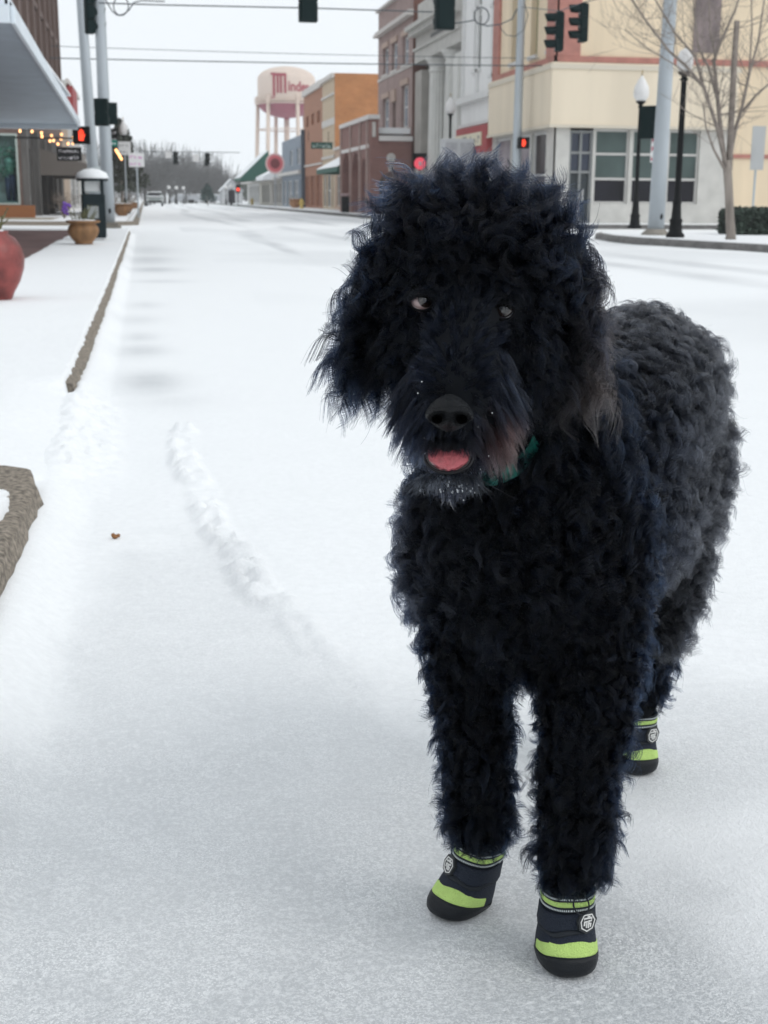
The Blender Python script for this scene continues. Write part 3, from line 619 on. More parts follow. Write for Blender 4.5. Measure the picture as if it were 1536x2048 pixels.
# ------------------------------------------------------------------ left side of the street
def strokes(parent, m, o, ux, W, Hh, n, seed, name='lettering', d=.006):
    """weathered small lettering, too small to read: a row of uneven strokes"""
    rr = random.Random(seed); mb = MB(); ux = np.array(ux, float); un = np.cross(ux, [0,0,1.]); x = -W/2
    while x < W/2:
        wd = W/n*rr.uniform(.5, 1); h = Hh*rr.choice((.6,.6,.7,1)); z0 = -Hh/2
        for (a, b_, c_, e) in ((x, x+wd*.28, z0, z0+h), (x+wd*.3, x+wd, z0+h*rr.choice((0,.35,.8)), z0+h*rr.choice((0,.35,.8))+h*.22)):
            v = [np.array(o)+ux*p+np.array([0,0,q])+un*r_ for r_ in (0, d) for p, q in ((a,c_),(b_,c_),(b_,e),(a,e))]
            mb.add(v, [(0,1,2,3),(4,5,6,7),(0,1,5,4),(1,2,6,5),(2,3,7,6),(3,0,4,7)])
        x += W/n
    return mb.build(name, m, parent)
strokes(LETTERS[3], mat('grey_letters', (.30,.28,.25), .6), (13.738,56.6,3.39), (0,-1,0), 3.6, .34, 8, 3)
BLK = mat('black_paint', (.004,.005,.006), .6, spec=.15); DGR = mat('signal_green', (.002,.013,.014), .6, spec=.12); GALV = mat('galvanised_steel', (.42,.46,.49), .5, .15, var=.1, vs_=3, streak=4)
REDL = mat('red_lamp', (.6,.02,.01), .4, emit=(1,.06,.02), es=1.6); BULB = mat('warm_bulb', (.9,.6,.3), .4, emit=(1,.48,.18), es=2.6)
GLOBE = mat('white_globe', (.72,.71,.70), .35); CON = mat('concrete', (.25,.23,.20), .9, var=.2, vs_=6)

# canopy over the near left pavement
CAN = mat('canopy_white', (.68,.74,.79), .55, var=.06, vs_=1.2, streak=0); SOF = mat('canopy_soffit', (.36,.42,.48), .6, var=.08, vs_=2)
t = thing('canopy', 'large pale blue-white metal canopy jutting over the left pavement', 'canopy', (-1.55,17.6,3))
ca = [GX(31.7,48.8,-1.55), GX(161,254,-1.55)]
def cz(y): return np.interp(y, [ca[0][1], ca[1][1]], [ca[0][2], ca[1][2]])
y0, y1 = ca[0][1], ca[1][1]
b = MB(); XL = -7.5
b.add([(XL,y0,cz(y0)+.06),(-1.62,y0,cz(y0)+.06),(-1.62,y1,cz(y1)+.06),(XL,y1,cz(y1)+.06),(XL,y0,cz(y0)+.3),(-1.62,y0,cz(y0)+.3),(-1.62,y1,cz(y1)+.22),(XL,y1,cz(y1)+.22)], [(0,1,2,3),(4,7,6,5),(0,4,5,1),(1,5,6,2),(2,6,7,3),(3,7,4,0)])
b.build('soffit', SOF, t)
b = MB()
for k in range(2):
    xo = -1.55+.0*k; za, zb = (0, .22) if k == 0 else (.22, .36); xo2 = -1.55 if k == 0 else -1.62
    b.add([(xo2,y0-.05,cz(y0)+za+.004*k),(xo2,y0-.05,cz(y0)+zb),(xo2,y1,cz(y1)+zb*.75),(xo2,y1,cz(y1)+za*.75+.004*k),(xo2-.06,y0-.05,cz(y0)+za+.004*k),(xo2-.06,y0-.05,cz(y0)+zb),(xo2-.06,y1,cz(y1)+zb*.75),(xo2-.06,y1,cz(y1)+za*.75+.004*k)],
      [(0,1,2,3),(4,7,6,5),(0,4,5,1),(1,5,6,2),(2,6,7,3),(3,7,4,0)])
b.box(XL, -1.61, y0-.12, y0-.05, cz(y0)-.0, cz(y0)+.2).box(XL, -1.61, y0-.05, y0-.001, cz(y0)+.2, cz(y0)+.36).box(XL, -1.62, y1+.001, y1+.12, cz(y1)-.06, cz(y1)+.12).build('fascia', CAN, t, bevel=.012)
MB().box(XL, -1.75, y0+.1, y1-.1, cz(y0)+.31, cz(y0)+.36).build('canopy_snow', SN, t)
# building that carries it (stands out of frame to the left)
t = thing('canopy_shop', 'brick shop carrying the white canopy, left of the pavement', 'building', (-6,17,0))
b = MB(); body(b, -18, -6.5, 14, 34.5, .05, 8); b.build('wall', mat('brown_brick', (.14,.085,.07), .85, brick=((.12,.07,.055), (.19,.13,.11), .25, .085)), t)

# far left corner: shop with display window, then the brown brick building above
XF = -4.52; YF = 52.
BR = mat('brown_brick_facade', (.15,.10,.085), .85, var=.12, vs_=1, brick=((.125,.08,.07), (.20,.15,.135), .3, .09)); DKS = mat('dark_shopfront', (.022,.02,.022), .6, var=.5, vs_=2, streak=4)
t = thing('brown_brick_building', 'tall brown brick building with dark windows above the white canopy', 'building', (XF,YF,0))
YB2 = -XF*2690/(290-135)
ups = []
for k in range(7):
    a = YF+1.6+k*(YB2-YF-2)/7; ups += [(a, a+1.7, 6.2, 8.6), (a, a+1.7, 9.8, 11.8)]
low = [(YF+1.5+k*4, YF+4.4+k*4, .3, 2.8) for k in range(6)]
low = [h for h in low if h[1] < YB2-.3]
mb = MB(); facade(mb, 'X', XF, YF, YB2, 3.6, 13.3, ups, -1, .2); ml = MB(); facade(ml, 'X', XF, YF, YB2, .1, 3.6, low, -1, .4); ml.build('shopfront_wall', mat('dark_streaked_wall', (.055,.05,.047), .8, var=.6, vs_=3, streak=5), t)  # ground-floor wall darker than the brick above, with upright streaks
disp = (-9.2, -4.62, .62, 3.2)
facade(mb, 'Y', YF, -20, XF, .1, 13.3, [disp], 1, .5); body(mb, -20, XF, YF, YB2, .1, 13.3, 'nh'); mb.build('wall', BR, t); roof(t, -20, XF, YF, YB2, 13.3)
for h in ups: window(t, 'X', XF, h, -1, .2, 1, 2, mat('brown_frame', (.10,.08,.07), .7), mat('brown_glass', (.05,.045,.05), .3))
for i, h in enumerate(low): window(t, 'X', XF, h, -1, .4, 2, 1, mat('worn_frame', (.13,.12,.11), .7, var=.4, vs_=4), DKS, .1)
b = MB()
for z, d in ((13.2, .45), (12.6, .25), (9.0, .1), (5.7, .1)): bar(b, 'X', XF, YF+.02, YB2, z, z+.22, -d, -.003, -1)
for k in range(8): a = YF+.6+k*(YB2-YF-1.6)/7; bar(b, 'X', XF, a, a+.5, 5.95, 12.5, -.18, -.003, -1)
b.build('cornice', mat('cornice_brown', (.15,.105,.09), .8), t)
for a in (YF+.1, YF+5.5, YF+9.4, YF+13.5): b = MB(); bar(b, 'X', XF, a, a+.55, .1, 3.5, -.25, -.003, -1); b.build('shopfront_post', mat('grey_post', (.12,.115,.11), .8, var=.35, vs_=3, streak=5), t)
# display window on the corner: frame, glass, base, and what stands inside
fo = MB(); c0 = disp
for x in (-4.69, -6.35, -9.2): bar(fo, 'Y', YF, x, x+.07, c0[2], c0[3], -.04, .06)
for z in (c0[2], c0[3]-.07): bar(fo, 'Y', YF, c0[0]+.07, c0[1]-.06, z, z+.07, -.035, .055)
fw = fo.build('display_window', mat('mint_frame', (.45,.52,.49), .5), t)
b = MB(); bar(b, 'Y', YF, c0[0], c0[1], c0[2], c0[3], .46, .48); b.build('backdrop', mat('teal_backdrop', (.16,.25,.24), .7, var=.6, vs_=1.6), fw)
b = MB(); bar(b, 'Y', YF, -9.5, -4.1, .1, .6, -.25, -.01); b.build('brick_plinth', mat('rust_plinth', (.33,.13,.05), .8, brick=((.36,.14,.05), (.28,.13,.07), .2, .07)), t)
b = MB(); bar(b, 'Y', YF, c0[0], c0[1], c0[2], c0[2]+.12, .05, .45); b.build('window_floor', mat('teal_floor', (.04,.12,.12), .6), fw)
# mannequin legs in dark jeans + wreath (things in the window)
c = GY(22, 380, YF+.28); t2 = thing('mannequin', 'mannequin in dark blue jeans standing in the left shop window', 'mannequin', (c[0], YF+.28, .74))
mb = MB()
for s in (-1, 1): mb.tube([(c[0]+s*.09,YF+.28,.76),(c[0]+s*.10,YF+.28,1.2),(c[0]+s*.08,YF+.28,1.65)], [.07,.085,.13], 10)
mb.ball((c[0],YF+.28,1.68), .19, 10, (1,.7,.7)).build('jeans', mat('dark_denim', (.015,.035,.07), .8, var=.3, vs_=8), t2, True)
MB().lathe([(.15,1.72),(.17,1.9),(.21,2.15),(.2,2.3),(.06,2.38),(.055,2.46)], (c[0],YF+.28,0), 14).build('top', mat('green_top', (.06,.17,.14), .8, var=.5, vs_=5), t2, True)
MB().ball((c[0],YF+.28,2.56), .1, 10, (.85,1,1.2)).build('head', mat('mannequin_skin', (.4,.42,.4), .5), t2, True)
c = GY(8, 320, YF+.12); mb = MB()
for k in range(260):
    a = random.uniform(0, 2*math.pi); r_ = .42+random.gauss(0, .1); p = np.array([c[0]+r_*math.cos(a), YF+.12+random.uniform(-.06,.06), c[2]+r_*math.sin(a)]); q = np.random.RandomState(k).normal(0, .05, (2,3))
    mb.add([p, p+q[0], p+q[0]+q[1], p+q[1]], [(0,1,2,3)])
tag(mb.build('wreath', mat('wreath_green', (.05,.16,.12), .8, var=.5, vs_=9)), 'frosty green wreath hanging in the left shop window', 'wreath')
# pale curtain
mb = MB()
for k in range(7): x = GY(43, 300, YF)[0]+k*.045-.12; mb.tube([(x,YF+.3,3.1),(x,YF+.3,1.5),(x+.03*(k-3)/3,YF+.3,.78)], [.02,.03,.05], 6)
mb.build('curtain', mat('pale_curtain', (.35,.40,.39), .8), fw, True)
# string lights
t = thing('string_lights', 'string of small warm glowing bulbs under the shop awning beyond the canopy', 'string lights', (-4,46,3))
bp = [(40,262),(64,263),(83,266),(84,273),(103,271),(100,282),(107,281),(123,269),(122,278),(136,287),(145,276),(146,287),(116,288)]
wire = MB(); pw = []
for px, py in bp:
    y_ = 46+(px-40)*.05; c = GY(px, py, y_); MB().ball(c, .04, 8, (1,1,1.25)).build('bulb', BULB, t, True); pw.append(c+[0,0,.07])
for a, b_ in zip(pw[:-1], pw[1:]): wire.tube([a, (a+b_)/2-[0,0,.03], b_], .008, 4)
wire.build('cable', BLK, t)
c = GY(238, 305, 58); t = thing('string_lights', 'short string of warm bulbs on the brown awning right of the tall pole', 'string lights', c)
for k in range(6): q = GY(232+k*2.2, 300+k*3.6, 58); MB().ball(q, .05, 8).build('bulb', BULB, t, True)
q0, q1 = GY(231, 297, 58), GY(246, 322, 58); MB().tube([q0, q1], .01, 4).build('cable', BLK, t)
# hanging black shop signs with pale lettering
def blade(name, label, px0, px1, py0, py1, y, m, lm, n, seed, th=.06, rows=1, cat='sign', hang=True):
    a, b_ = GY(px0, py0, y), GY(px1, py1, y); t = thing(name, label, cat, ((a[0]+b_[0])/2, y, b_[2]))
    bd = MB().box(a[0], b_[0], y-th/2, y+th/2, b_[2], a[2]).build('board', m, t)
    W_ = abs(b_[0]-a[0]); Hh = abs(a[2]-b_[2])
    for r_ in range(rows): strokes(t, lm, ((a[0]+b_[0])/2, y-th/2-.002, a[2]-Hh*(r_+.5)/rows), (1,0,0), W_*.82, Hh*.55/rows, n, seed+r_)
    return t
PL = mat('pale_letters', (.45,.44,.46), .6)
t = blade('hanging_sign', 'black hanging shop sign with two rows of grey lettering beyond the canopy', 113, 164, 294, 322, 50, BLK, PL, 8, 5, rows=2)
MB().box(XF, -2.2, 49.97, 50.03, 2.95, 3.0).build('bracket', BLK, t)
t = blade('hanging_sign', 'small black shop sign with white script right of the tall pole', 217, 235, 257, 285, 60, BLK, PL, 3, 8, rows=2)
# lower shops further left side
simple('left_shop', 'beige shop next to the brown brick building on the left', -4.9, YB2+.05, 92, 6.6, mat('beige_wall', (.42,.33,.25), .8), None, [(YB2+1.5,YB2+5,.3,2.8)], side='l', trim=[(6.4,.3,.2)])
t = simple('left_shop', 'red-signed white shop behind the pole on the left', -4.9, 92.1, 108, 8.4, mat('white_shopwall', (.55,.54,.52), .8), None, [(94,98,.3,2.8),(100,105,.3,2.8)], side='l', trim=[(8.2,.3,.2)])
b = MB(); bar(b, 'X', -4.9, 93, 99, 6.6, 8.1, -.4, -.01, -1); b.build('sign_board', RED, t)
for i, (a, b_, z, c_) in enumerate([(108.1,126,4.6,(.2,.18,.16)),(126.1,150,4.2,(.33,.31,.28)),(150.1,185,4.0,(.2,.2,.2))]):
    simple('left_shop', ['dark low shop with snowy awning on the left', 'grey shop past the dark one on the left', 'last low dark shop on the left side'][i], -5.2, a, b_, z, mat('leftwall_%d' % i, c_, .8, var=.2), None, [(a+2+k*4.5,a+5+k*4.5,.3,2.7) for k in range(3)], side='l', trim=[(2.9,.25,1.4)])
# brown awning jutting behind the pole
t = thing('shop_awning', 'taupe fabric awning with white edge right of the tall pole', 'awning', (-3.4,60,2.2))
a = GY(225, 300, 62); mb = MB(); za, zb = 3.0, 2.05
mb.add([(-4.6,58,za),(-2.2+.55,58,zb),(-2.2+.55,58,zb-.25),(-4.6,58,zb-.25),(-4.6,70,za),(-1.65,70,zb),(-1.65,70,zb-.25),(-4.6,70,zb-.25)], [(0,1,5,4),(1,2,6,5),(0,3,2,1),(4,5,6,7)]).build('canvas', mat('taupe_canvas', (.16,.14,.125), .8), t)
mb = MB().box(-1.64, -1.6, 58, 70, zb-.25, zb-.1).build('valance', mat('pale_valance', (.45,.42,.38), .8), t)
for x in (-1.7, ):
    for y in (58.1, 69.9): MB().tube([(x,y,.15),(x,y,zb-.2)], .03, 6).build('post', BLK, t)
# ---- poles, signals, lamps
def pole(name, label, base, top, r0, r1, plinth=True, m=None, n=16, hand=True):
    base = np.array(base, float); top = np.array(top, float); t = thing(name, label, 'pole', base)
    k = [base+(top-base)*i/4 for i in range(5)]
    MB().tube(k, np.linspace(r0, r1, 5), n).build('shaft', m or GALV, t, True)
    if plinth: MB().box(base[0]-r0*1.9, base[0]+r0*1.9, base[1]-r0*1.9, base[1]+r0*1.9, base[2]-.03, base[2]+.06).box(base[0]-r0*1.5, base[0]+r0*1.5, base[1]-r0*1.5, base[1]+r0*1.5, base[2]+.061, base[2]+.13).build('base_plate', CON, t, bevel=.01)
    if hand: MB().ball(base+[r0*.25, -r0*.93, .42], .055, 10, (.7,.35,1.25)).build('hand_hole', BLK, t, True)
    return t
LP = GZ(218, 455, .15); topL = GY(197, -40, LP[1])
tL = pole('signal_pole', 'tall pale steel signal pole beside the litter bin on the left corner', LP, topL+[0,0,2.6], .165, .12)
c = GY(192, 395, 37.6); c[2] = .02; tp = GY(161, -20, 37.6)
tL2 = pole('signal_pole', 'slimmer leaning steel pole just left of the tall pale one', c, tp+(tp-c)*.35, .17, .11, True, None, 14, False)
q = [GY(x, y, 37.6) for x, y in ((192,385),(189,345),(186,335))]; MB().tube([q[0], q[1], q[2]], [.36,.36,.16], 16).build('pole_cabinet', mat('pale_wrap', (.40,.44,.45), .6, var=.08), tL2, True)
PR = GZ(1311, 470, .15); topR = GY(1343, -40, PR[1])
tR = pole('signal_pole', 'thick grey steel pole between two black lamp posts on the right corner', PR, topR+(topR-PR)*.35, .19, .13, False)
MB().lathe([(.34,-.02),(.33,.03),(.22,.13),(.19,.14)], PR, 14).build('base_skirt', CON, tR)
yq = 47.; c = GY(1032, 345, yq); tp = GY(1042, -30, yq); b0 = tp+(c-tp)*(tp[2]-.15)/(tp[2]-c[2])
tR2 = pole('signal_pole', 'grey-blue steel pole in front of the cream corner building', b0, tp+[.05,0,2], .17, .13, True)
def signal(name, label, c, rz, n=3, s=1., visors=True, lit=None, group=None, box=None):
    """three-lens signal head hanging at c (centre of its top), facing local -Y"""
    t = thing(name, label, 'traffic light', c, group); t['_o'] = (0.,0.,0.); h = .34*s
    b = MB()
    for k in range(n): b.box(-.17*s, .17*s, -.09*s, .1*s, -h*(k+1)+.008, -h*k)
    b.box(-.13*s, .13*s, .1*s, .13*s, -h*n+.03, -.03).build('housing', DGR, t, bevel=.02*s)
    for k in range(n):
        z = -h*(k+.5); L = MB(); L.lathe([(.001,-.01),(.13*s,-.01),(.13*s,.0),(.001,.012)], (0,0,0), 16); L.v = [(x, -.1*s-zq, z+y) for x, y, zq in L.v]
        L.build('lens', REDL if lit == k else mat('dark_lens', (.03,.03,.03), .3), t)
        if visors:
            V = MB(); m_ = 14
            for q_, (d, r_) in enumerate(((.09,.15),(.34,.135))):
                for u in range(m_+1): a = math.radians(-25)+math.radians(230)*u/m_; V.v.append((r_*s*math.cos(a), -d*s-(.0 if q_ == 0 else .06*s*math.sin(a)), z+r_*s*math.sin(a)))
            V.f = [(u, u+1, m_+2+u, m_+1+u) for u in range(m_)]; V.build('visor', DGR, t)
    t.rotation_euler = (0,0,rz); t.scale = (1,1,1); return t
c = GY(1119, 24, 36); signal('traffic_light', 'left one of two dark green signals hanging at right, visors facing left', c, -math.pi/2*1.12)
c = GY(1167, 7, 36.6); signal('traffic_light', 'right one of two dark green signals hanging at right, near red trim', c, -math.pi/2*1.02)
c = GY(616, 17, 34); signal('traffic_light', 'dark signal back hanging from top edge over the middle of the street', c+[0,0,1.05], math.pi, 3, 1.35)
c = GY(889, 24, 34); signal('traffic_light', 'dark signal back hanging from top edge in front of the grey bank', c+[0,0,1.05], math.pi, 3, 1.45)
c = GY(178, -18, 35.5); signal('traffic_light', 'dark signal between the two left poles, visors facing right', c, math.pi/2*1.15, 3, 1.0)
c = GY(202, 197, 33.6); t = signal('traffic_light', 'small green signal back on left side of the tall pale pole', c, math.pi*.93, 2, .95)
c = GY(222, 205, 34.2); t = signal('traffic_light', 'square green signal back on right side of the tall pale pole', c, math.pi*1.1, 2, .78)
c = GY(1299, 212, 30.2); t = signal('traffic_light', 'dark signal clamped to left side of the thick grey pole at right', c, math.pi*.75, 2, 1.1)
b = MB().box(.05, .5, -.03, .03, .02, .07).box(.05, .5, -.03, .03, -.9, -.85); 
def ped(label, c, s=1.):
    t = thing('pedestrian_signal', label, 'pedestrian signal', c); t['_o'] = (0.,0.,0.)
    MB().box(-.2*s, .2*s, -.1*s, .12*s, -.2*s, .2*s).build('housing', BLK, t, bevel=.015)
    V = MB().box(-.2*s, .2*s, -.2*s, -.101*s, .19*s, .205*s).box(-.2*s, -.185*s, -.2*s, -.101*s, -.2*s, .19*s).box(.185*s, .2*s, -.2*s, -.101*s, -.2*s, .19*s); V.build('visor', BLK, t)
    h = MB(); h.box(-.06*s, .05*s, -.112*s, -.104*s, -.12*s, .02*s)
    for k, (x, z1) in enumerate(((-.06,.1),(-.03,.135),(.0,.14),(.03,.11))): h.box(x*s, (x+.022)*s, -.112*s, -.104*s, .02*s, z1*s)
    h.add([(.05*s,-.112*s,-.06*s),(.095*s,-.112*s,.02*s),(.075*s,-.112*s,.035*s),(.05*s,-.112*s,.0)], [(0,1,2,3)])
    h.build('hand_symbol', REDL, t); return t
ped('lit red hand signal on the leaning left pole', GY(163, 271, 36.6), 1.1)
ped('lit red hand signal on the pole before the cream building', GY(1046, 286, yq-.35), .95)
c = GY(840, 327, 66); t = thing('stop_light', 'round pinkish red light on a dark post left of the white columns', 'traffic light', (c[0],66,.15))
MB().tube([(c[0],66.1,.15),(c[0],66.1,c[2]-.3)], .05, 8).build('post', BLK, t); L = MB().lathe([(.01,-.03),(.28,-.03),(.3,0),(.28,.03)], (0,0,0), 18); L.v = [(c[0]+x, 66+z, c[2]+y) for x, y, z in L.v]
L.build('disc', mat('pink_red', (.55,.06,.1), .5, emit=(1,.1,.15), es=.5), t); b = MB().box(c[0]-.08, c[0]+.08, 65.95, 65.965, c[2]-.1, c[2]+.1).build('symbol', mat('pale_pink', (.8,.5,.55), .5), t)
MB().box(c[0]-.36, c[0]+.36, 66.04, 66.1, c[2]-.25, c[2]+.5).build('backplate', BLK, t, bevel=.04)
# lamp posts
def lamp(name, label, base, hgt, glb='acorn', gr=.2, r=.05, group=None, m=BLK):
    base = np.array(base, float); t = thing(name, label, 'street lamp', base, group)
    MB().lathe([(.2,0),(.2,.06),(.15,.12),(.13,.32),(.15,.36),(.11,.42),(.09,.7),(.1,.74),(r*1.15,.8),(r,.9),(r*.85,hgt-.15),(r*1.4,hgt-.12),(r*.9,hgt-.08)], base, 12).build('post', m, t, True)
    MB().lathe([(.04,hgt-.1),(.07,hgt-.05),(.13,hgt),(.14,hgt+.03)], base, 12).build('collar', m, t, True)
    z = hgt+.03
    if glb == 'acorn': pr = [(.12,z),(gr*.95,z+.12),(gr,z+.26),(gr*.88,z+.4),(gr*.62,z+.5),(gr*.5,z+.56),(gr*.28,z+.62),(.02,z+.7)]
    else: pr = [(.1,z),(gr*.75,z+.05),(gr,z+.17),(gr*.97,z+.28),(gr*.7,z+.42),(.02,z+.48)]
    MB().lathe(pr, base, 16).build('globe', GLOBE, t, True)
    if glb == 'acorn': MB().lathe([(.03,z+.7),(.012,z+.74),(.025,z+.78),(.005,z+.86)], base, 8).build('finial', mat('brass', (.4,.3,.15), .4, .5), t, True)
    return t
b1 = GZ(1269, 457, .15); h1 = GY(1286, 205, b1[1])[2]-.15; lamp('street_lamp', 'black lamp post with pointed white globe left of the thick grey pole', b1, h1, 'acorn', .22, .06)
b2 = GZ(1350, 475, .15); h2 = GY(1364, 147, b2[1])[2]-.15; lamp('street_lamp', 'taller black lamp post with round white globe right of the thick grey pole', b2, h2, 'round', .175, .07)
c = GY(901, 222, 57); lamp('street_lamp', 'dark lamp post with white globe in front of the white column', (c[0]-.0,57,.15), c[2]-.3, 'acorn', .24, .06)
c = GY(247, 272, 66); lamp('street_lamp', 'lamp post with pointed white globe right of the tall pale pole', (c[0],66,.15), c[2]-.15, 'acorn', .2, .04)
c = GY(272, 345, 95)
t = lamp('street_lamp', 'far lamp with tiny white globe, leftmost of the distant row in mid street', (GY(338,390,190)[0],190,.05), 2.0, 'round', .24, .05, 'distant street lamps')
for (px, py, y, lb) in ((353,389,195,'second of the three distant lamps in a row'),(367,390,200,'third of the three distant lamps in a row'),(452,384,180,'distant lamp with white globe left of the small red light'),(462,366,165,'taller distant lamp above the low dark cars'),(443,368,210,'faintest distant lamp, left of the taller one')):
    c = GY(px, py, y); dup(t, (c[0], y, c[2]-2.25 if False else .05), lb, 0, 1)
    o = bpy.data.objects[-1] if False else None
# signs on posts
def signpost(label, px0, px1, py0, py1, y, m, n=3, post=True, lm=None, rows=1, seed=1):
    t = blade('street_sign', label, px0, px1, py0, py1, y, m, lm or mat('dark_marks', (.2,.2,.2), .6), n, seed, .02, rows)
    if post: x = GY((px0+px1)/2, 0, y)[0]; x = t.location[0]; MB().tube([(x,y+.06,.1),(x,y+.06,t.location[2]+.3)], .035, 8).build('post', GALV, t)
    return t
WS = mat('white_sign', (.72,.72,.72), .5); GS = mat('green_sign', (.0,.16,.12), .5); PK = mat('pink_marks', (.6,.22,.5), .5)
signpost('white sign with pink lettering on a post at left', 257, 289, 306, 334, 55, WS, 3, True, PK, 2, 5)
signpost('pair of white signs on a post behind the taupe awning', 236, 262, 283, 310, 61, WS, 3, True, None, 2, 6)
signpost('small green street name sign right of the tall pale pole', 221, 235, 280, 293, 40, GS, 2, False, WS, 1, 7)
t = signpost('narrow white sign with red marks between the two left poles', 183, 193, 280, 318, 41, WS, 2, True, mat('red_marks', (.5,.1,.15), .6), 3, 9)
t = signpost('small red and white sign strapped to the thick grey pole', 1303, 1312, 272, 325, 30.2, WS, 2, False, mat('red_marks'), 3, 10)
t = signpost('blank grey sign back on a thin post by the hedge', 1506, 1526, 252, 340, 36, mat('grey_sign_back', (.42,.43,.43), .5), 1, True, mat('grey_sign_back'), 1, 3)
t = blade('street_sign', 'dark green street name sign hung over the street before the cream front', 622, 665, 284, 298, 60, mat('deep_green_sign', (.008,.06,.045), .5), mat('pale_green', (.5,.6,.55), .5), 9, 12, .04)
q = t.location; MB().tube([(q[0]-.6,60,q[2]+.3),(q[0]-.6,60,q[2]+.75)], .012, 4).tube([(q[0]+.3,60,q[2]+.3),(q[0]+.3,60,q[2]+.75)], .012, 4).build('hanger', BLK, t)
t = thing('disc_sign', 'round pink and white disc sign with dark emblem on a thin post, far right side', 'sign', (GY(550,330,120)[0],120,.15))
c = GY(550, 327, 120)
for nm, r_, m_, yo in (('disc', .86, mat('pale_pink_disc', (.85,.62,.62), .5), 0), ('ring', .70, mat('pink_ring', (.72,.18,.21), .5), -.03), ('emblem', .42, mat('maroon_emblem', (.22,.05,.06), .6), -.06)):
    L = MB().lathe([(.01,-.015),(r_,-.015),(r_,.015),(.01,.015)], (0,0,0), 28); L.v = [(c[0]+x, 120+z+yo, c[2]+y*1.05) for x, y, z in L.v]; L.build(nm, m_, t)
MB().tube([(c[0],120.05,.15),(c[0],120.05,c[2]-.8)], .05, 8).build('post', GALV, t)
c = GY(476, 379, 150); t = thing('traffic_light', 'tiny red light glowing far down the street', 'traffic light', (c[0],150,.1)); MB().ball(c, .17, 10).build('lens', REDL, t, True)
MB().box(c[0]-.25, c[0]+.25, 150.1, 150.2, c[2]-.4, c[2]+.5).tube([(c[0],150.2,.1),(c[0],150.2,c[2])], .05, 6).build('housing', BLK, t)
for px, py, lb in ((351,317,'far dark signal hanging left before the bare trees'),(414,320,'far dark signal hanging right before the bare trees')):
    c = GY(px, py, 110); signal('traffic_light', lb, c+[0,0,.55], .4, 3, 1.0, True, None, 'far hanging signals')
for px, py, lb in ((337,309,'pale blank sign hanging left of the far left signal'),(392,316,'pale blank sign hanging left of the far right signal')):
    c = GY(px, py, 110); MB().box(c[0]-.25, c[0]+.25, 109.98, 110.02, c[2]-.28, c[2]+.28).build('hanging_plate', WS); tag(bpy.data.objects['hanging_plate' if lb.endswith('left signal') else 'hanging_plate.001'], lb, 'sign', 'far hanging signs')
# wires
def wire(name, label, pts, r=.012, sag=0, m=None, cat='cable'):
    P0 = [np.array(p, float) for p in pts]
    if len(P0) == 2 and sag: a, b_ = P0; P0 = [a+(b_-a)*k/16-np.array([0,0,4*sag*(k/16)*(1-k/16)]) for k in range(17)]
    o = MB().tube(P0, r, 6).build(name, m or mat('cable_grey', (.06,.07,.08), .6)); return tag(o, label, cat, None)
wire('overhead_cable', 'upper of the two thin cables crossing the sky above the water tower', [GY(100,92,47), GY(1600,120,47)], .011, .12)
wire('overhead_cable', 'lower thicker cable crossing the street above the water tower', [GY(100,116,46), GY(1600,133,46)], .02, .08)
wire('tether_cable', 'cable near the top edge tying the hanging signals to the left pole', [GY(197,6,33.8), GY(330,10,34), GY(616,16,34), GY(865,24,34)], .017)
wire('tether_cable', 'far cable carrying the two distant signals', [GY(290,303,110), GY(480,305,110)], .03)
wire('tether_cable', 'cable between the right-hand poles carrying two visored signals', [GY(1042,14,46.5), GY(1119,22,36), GY(1167,5,36.6), GY(1341,-40,30)], .014)
def loop(label, pxs, y, r=.02):
    return wire('cable_loop', label, [GY(a, b_, y) for a, b_ in pxs], r)
cir = lambda cx, cy, rx, ry, a0, a1, n=14: [(cx+rx*math.cos(math.radians(a0+(a1-a0)*k/n)), cy-ry*math.sin(math.radians(a0+(a1-a0)*k/n))) for k in range(n+1)]
loop('coiled cable loop against the sky beside the left signal', [(209,-4),(216,8),(224,22),(234,30)]+cir(242,12,15,19,-100,258)+[(248,28),(258,20),(268,5),(284,1),(330,3)], 33.6, .016)
loop('coiled cable loop on the wire right of the grey bank signal', [(872,25),(886,40),(905,47),(930,44),(950,40)]+cir(963,32,15,17,230,-130)+[(955,47),(975,52),(1000,49),(1024,38),(1034,18)], 34.4, .018)
loop('thin drooping cable loop left of the grey-blue pole', [(998,52),(1012,70),(1030,73),(1048,60),(1056,30),(1050,8)], 46, .014)
# litter bin
c = GZ(195, 480, .15); t = thing('litter_bin', 'dark green litter bin with domed snow-capped lid by the tall pole', 'litter bin', c)
wv = .30; hb = GY(185, 418, c[1])[2]-.15
b = MB().box(c[0]-.24, c[0]+.1, c[1], c[1]+.5, .15, .15+.75); b = MB().rbox(c+np.array([-.06,.3,.43]), .42, .42, .8, .1)
b.build('body', mat('bin_green', (.004,.014,.018), .5, spec=.25), t, bevel=.03)
b = MB().rbox(c+np.array([-.06,.06,.5]), .2, .02, .22, .1); b.build('badge', mat('bin_badge', (.3,.32,.32), .5), t)
for x in (-.17,.17):
    for y in (-.17,.17): MB().rbox(c+np.array([-.06+x,.3+y,.95]), .05, .05, .26, .1).build('lid_post', mat('bin_green'), t)
MB().rbox(c+np.array([-.06,.3,.96]), .3, .34, .17, .1).build('opening', mat('bin_liner', (.6,.62,.62), .5), t)
MB().lathe([(.29,1.06),(.29,1.1),(.25,1.17),(.13,1.22),(.02,1.235)], c+np.array([-.06,.3,0]), 20).build('lid', mat('bin_green'), t, True)
MB().lathe([(.30,1.105),(.30,1.13),(.26,1.21),(.13,1.27),(.02,1.285)], c+np.array([-.06,.3,0]), 20).build('snow_cap', SN, t, True)
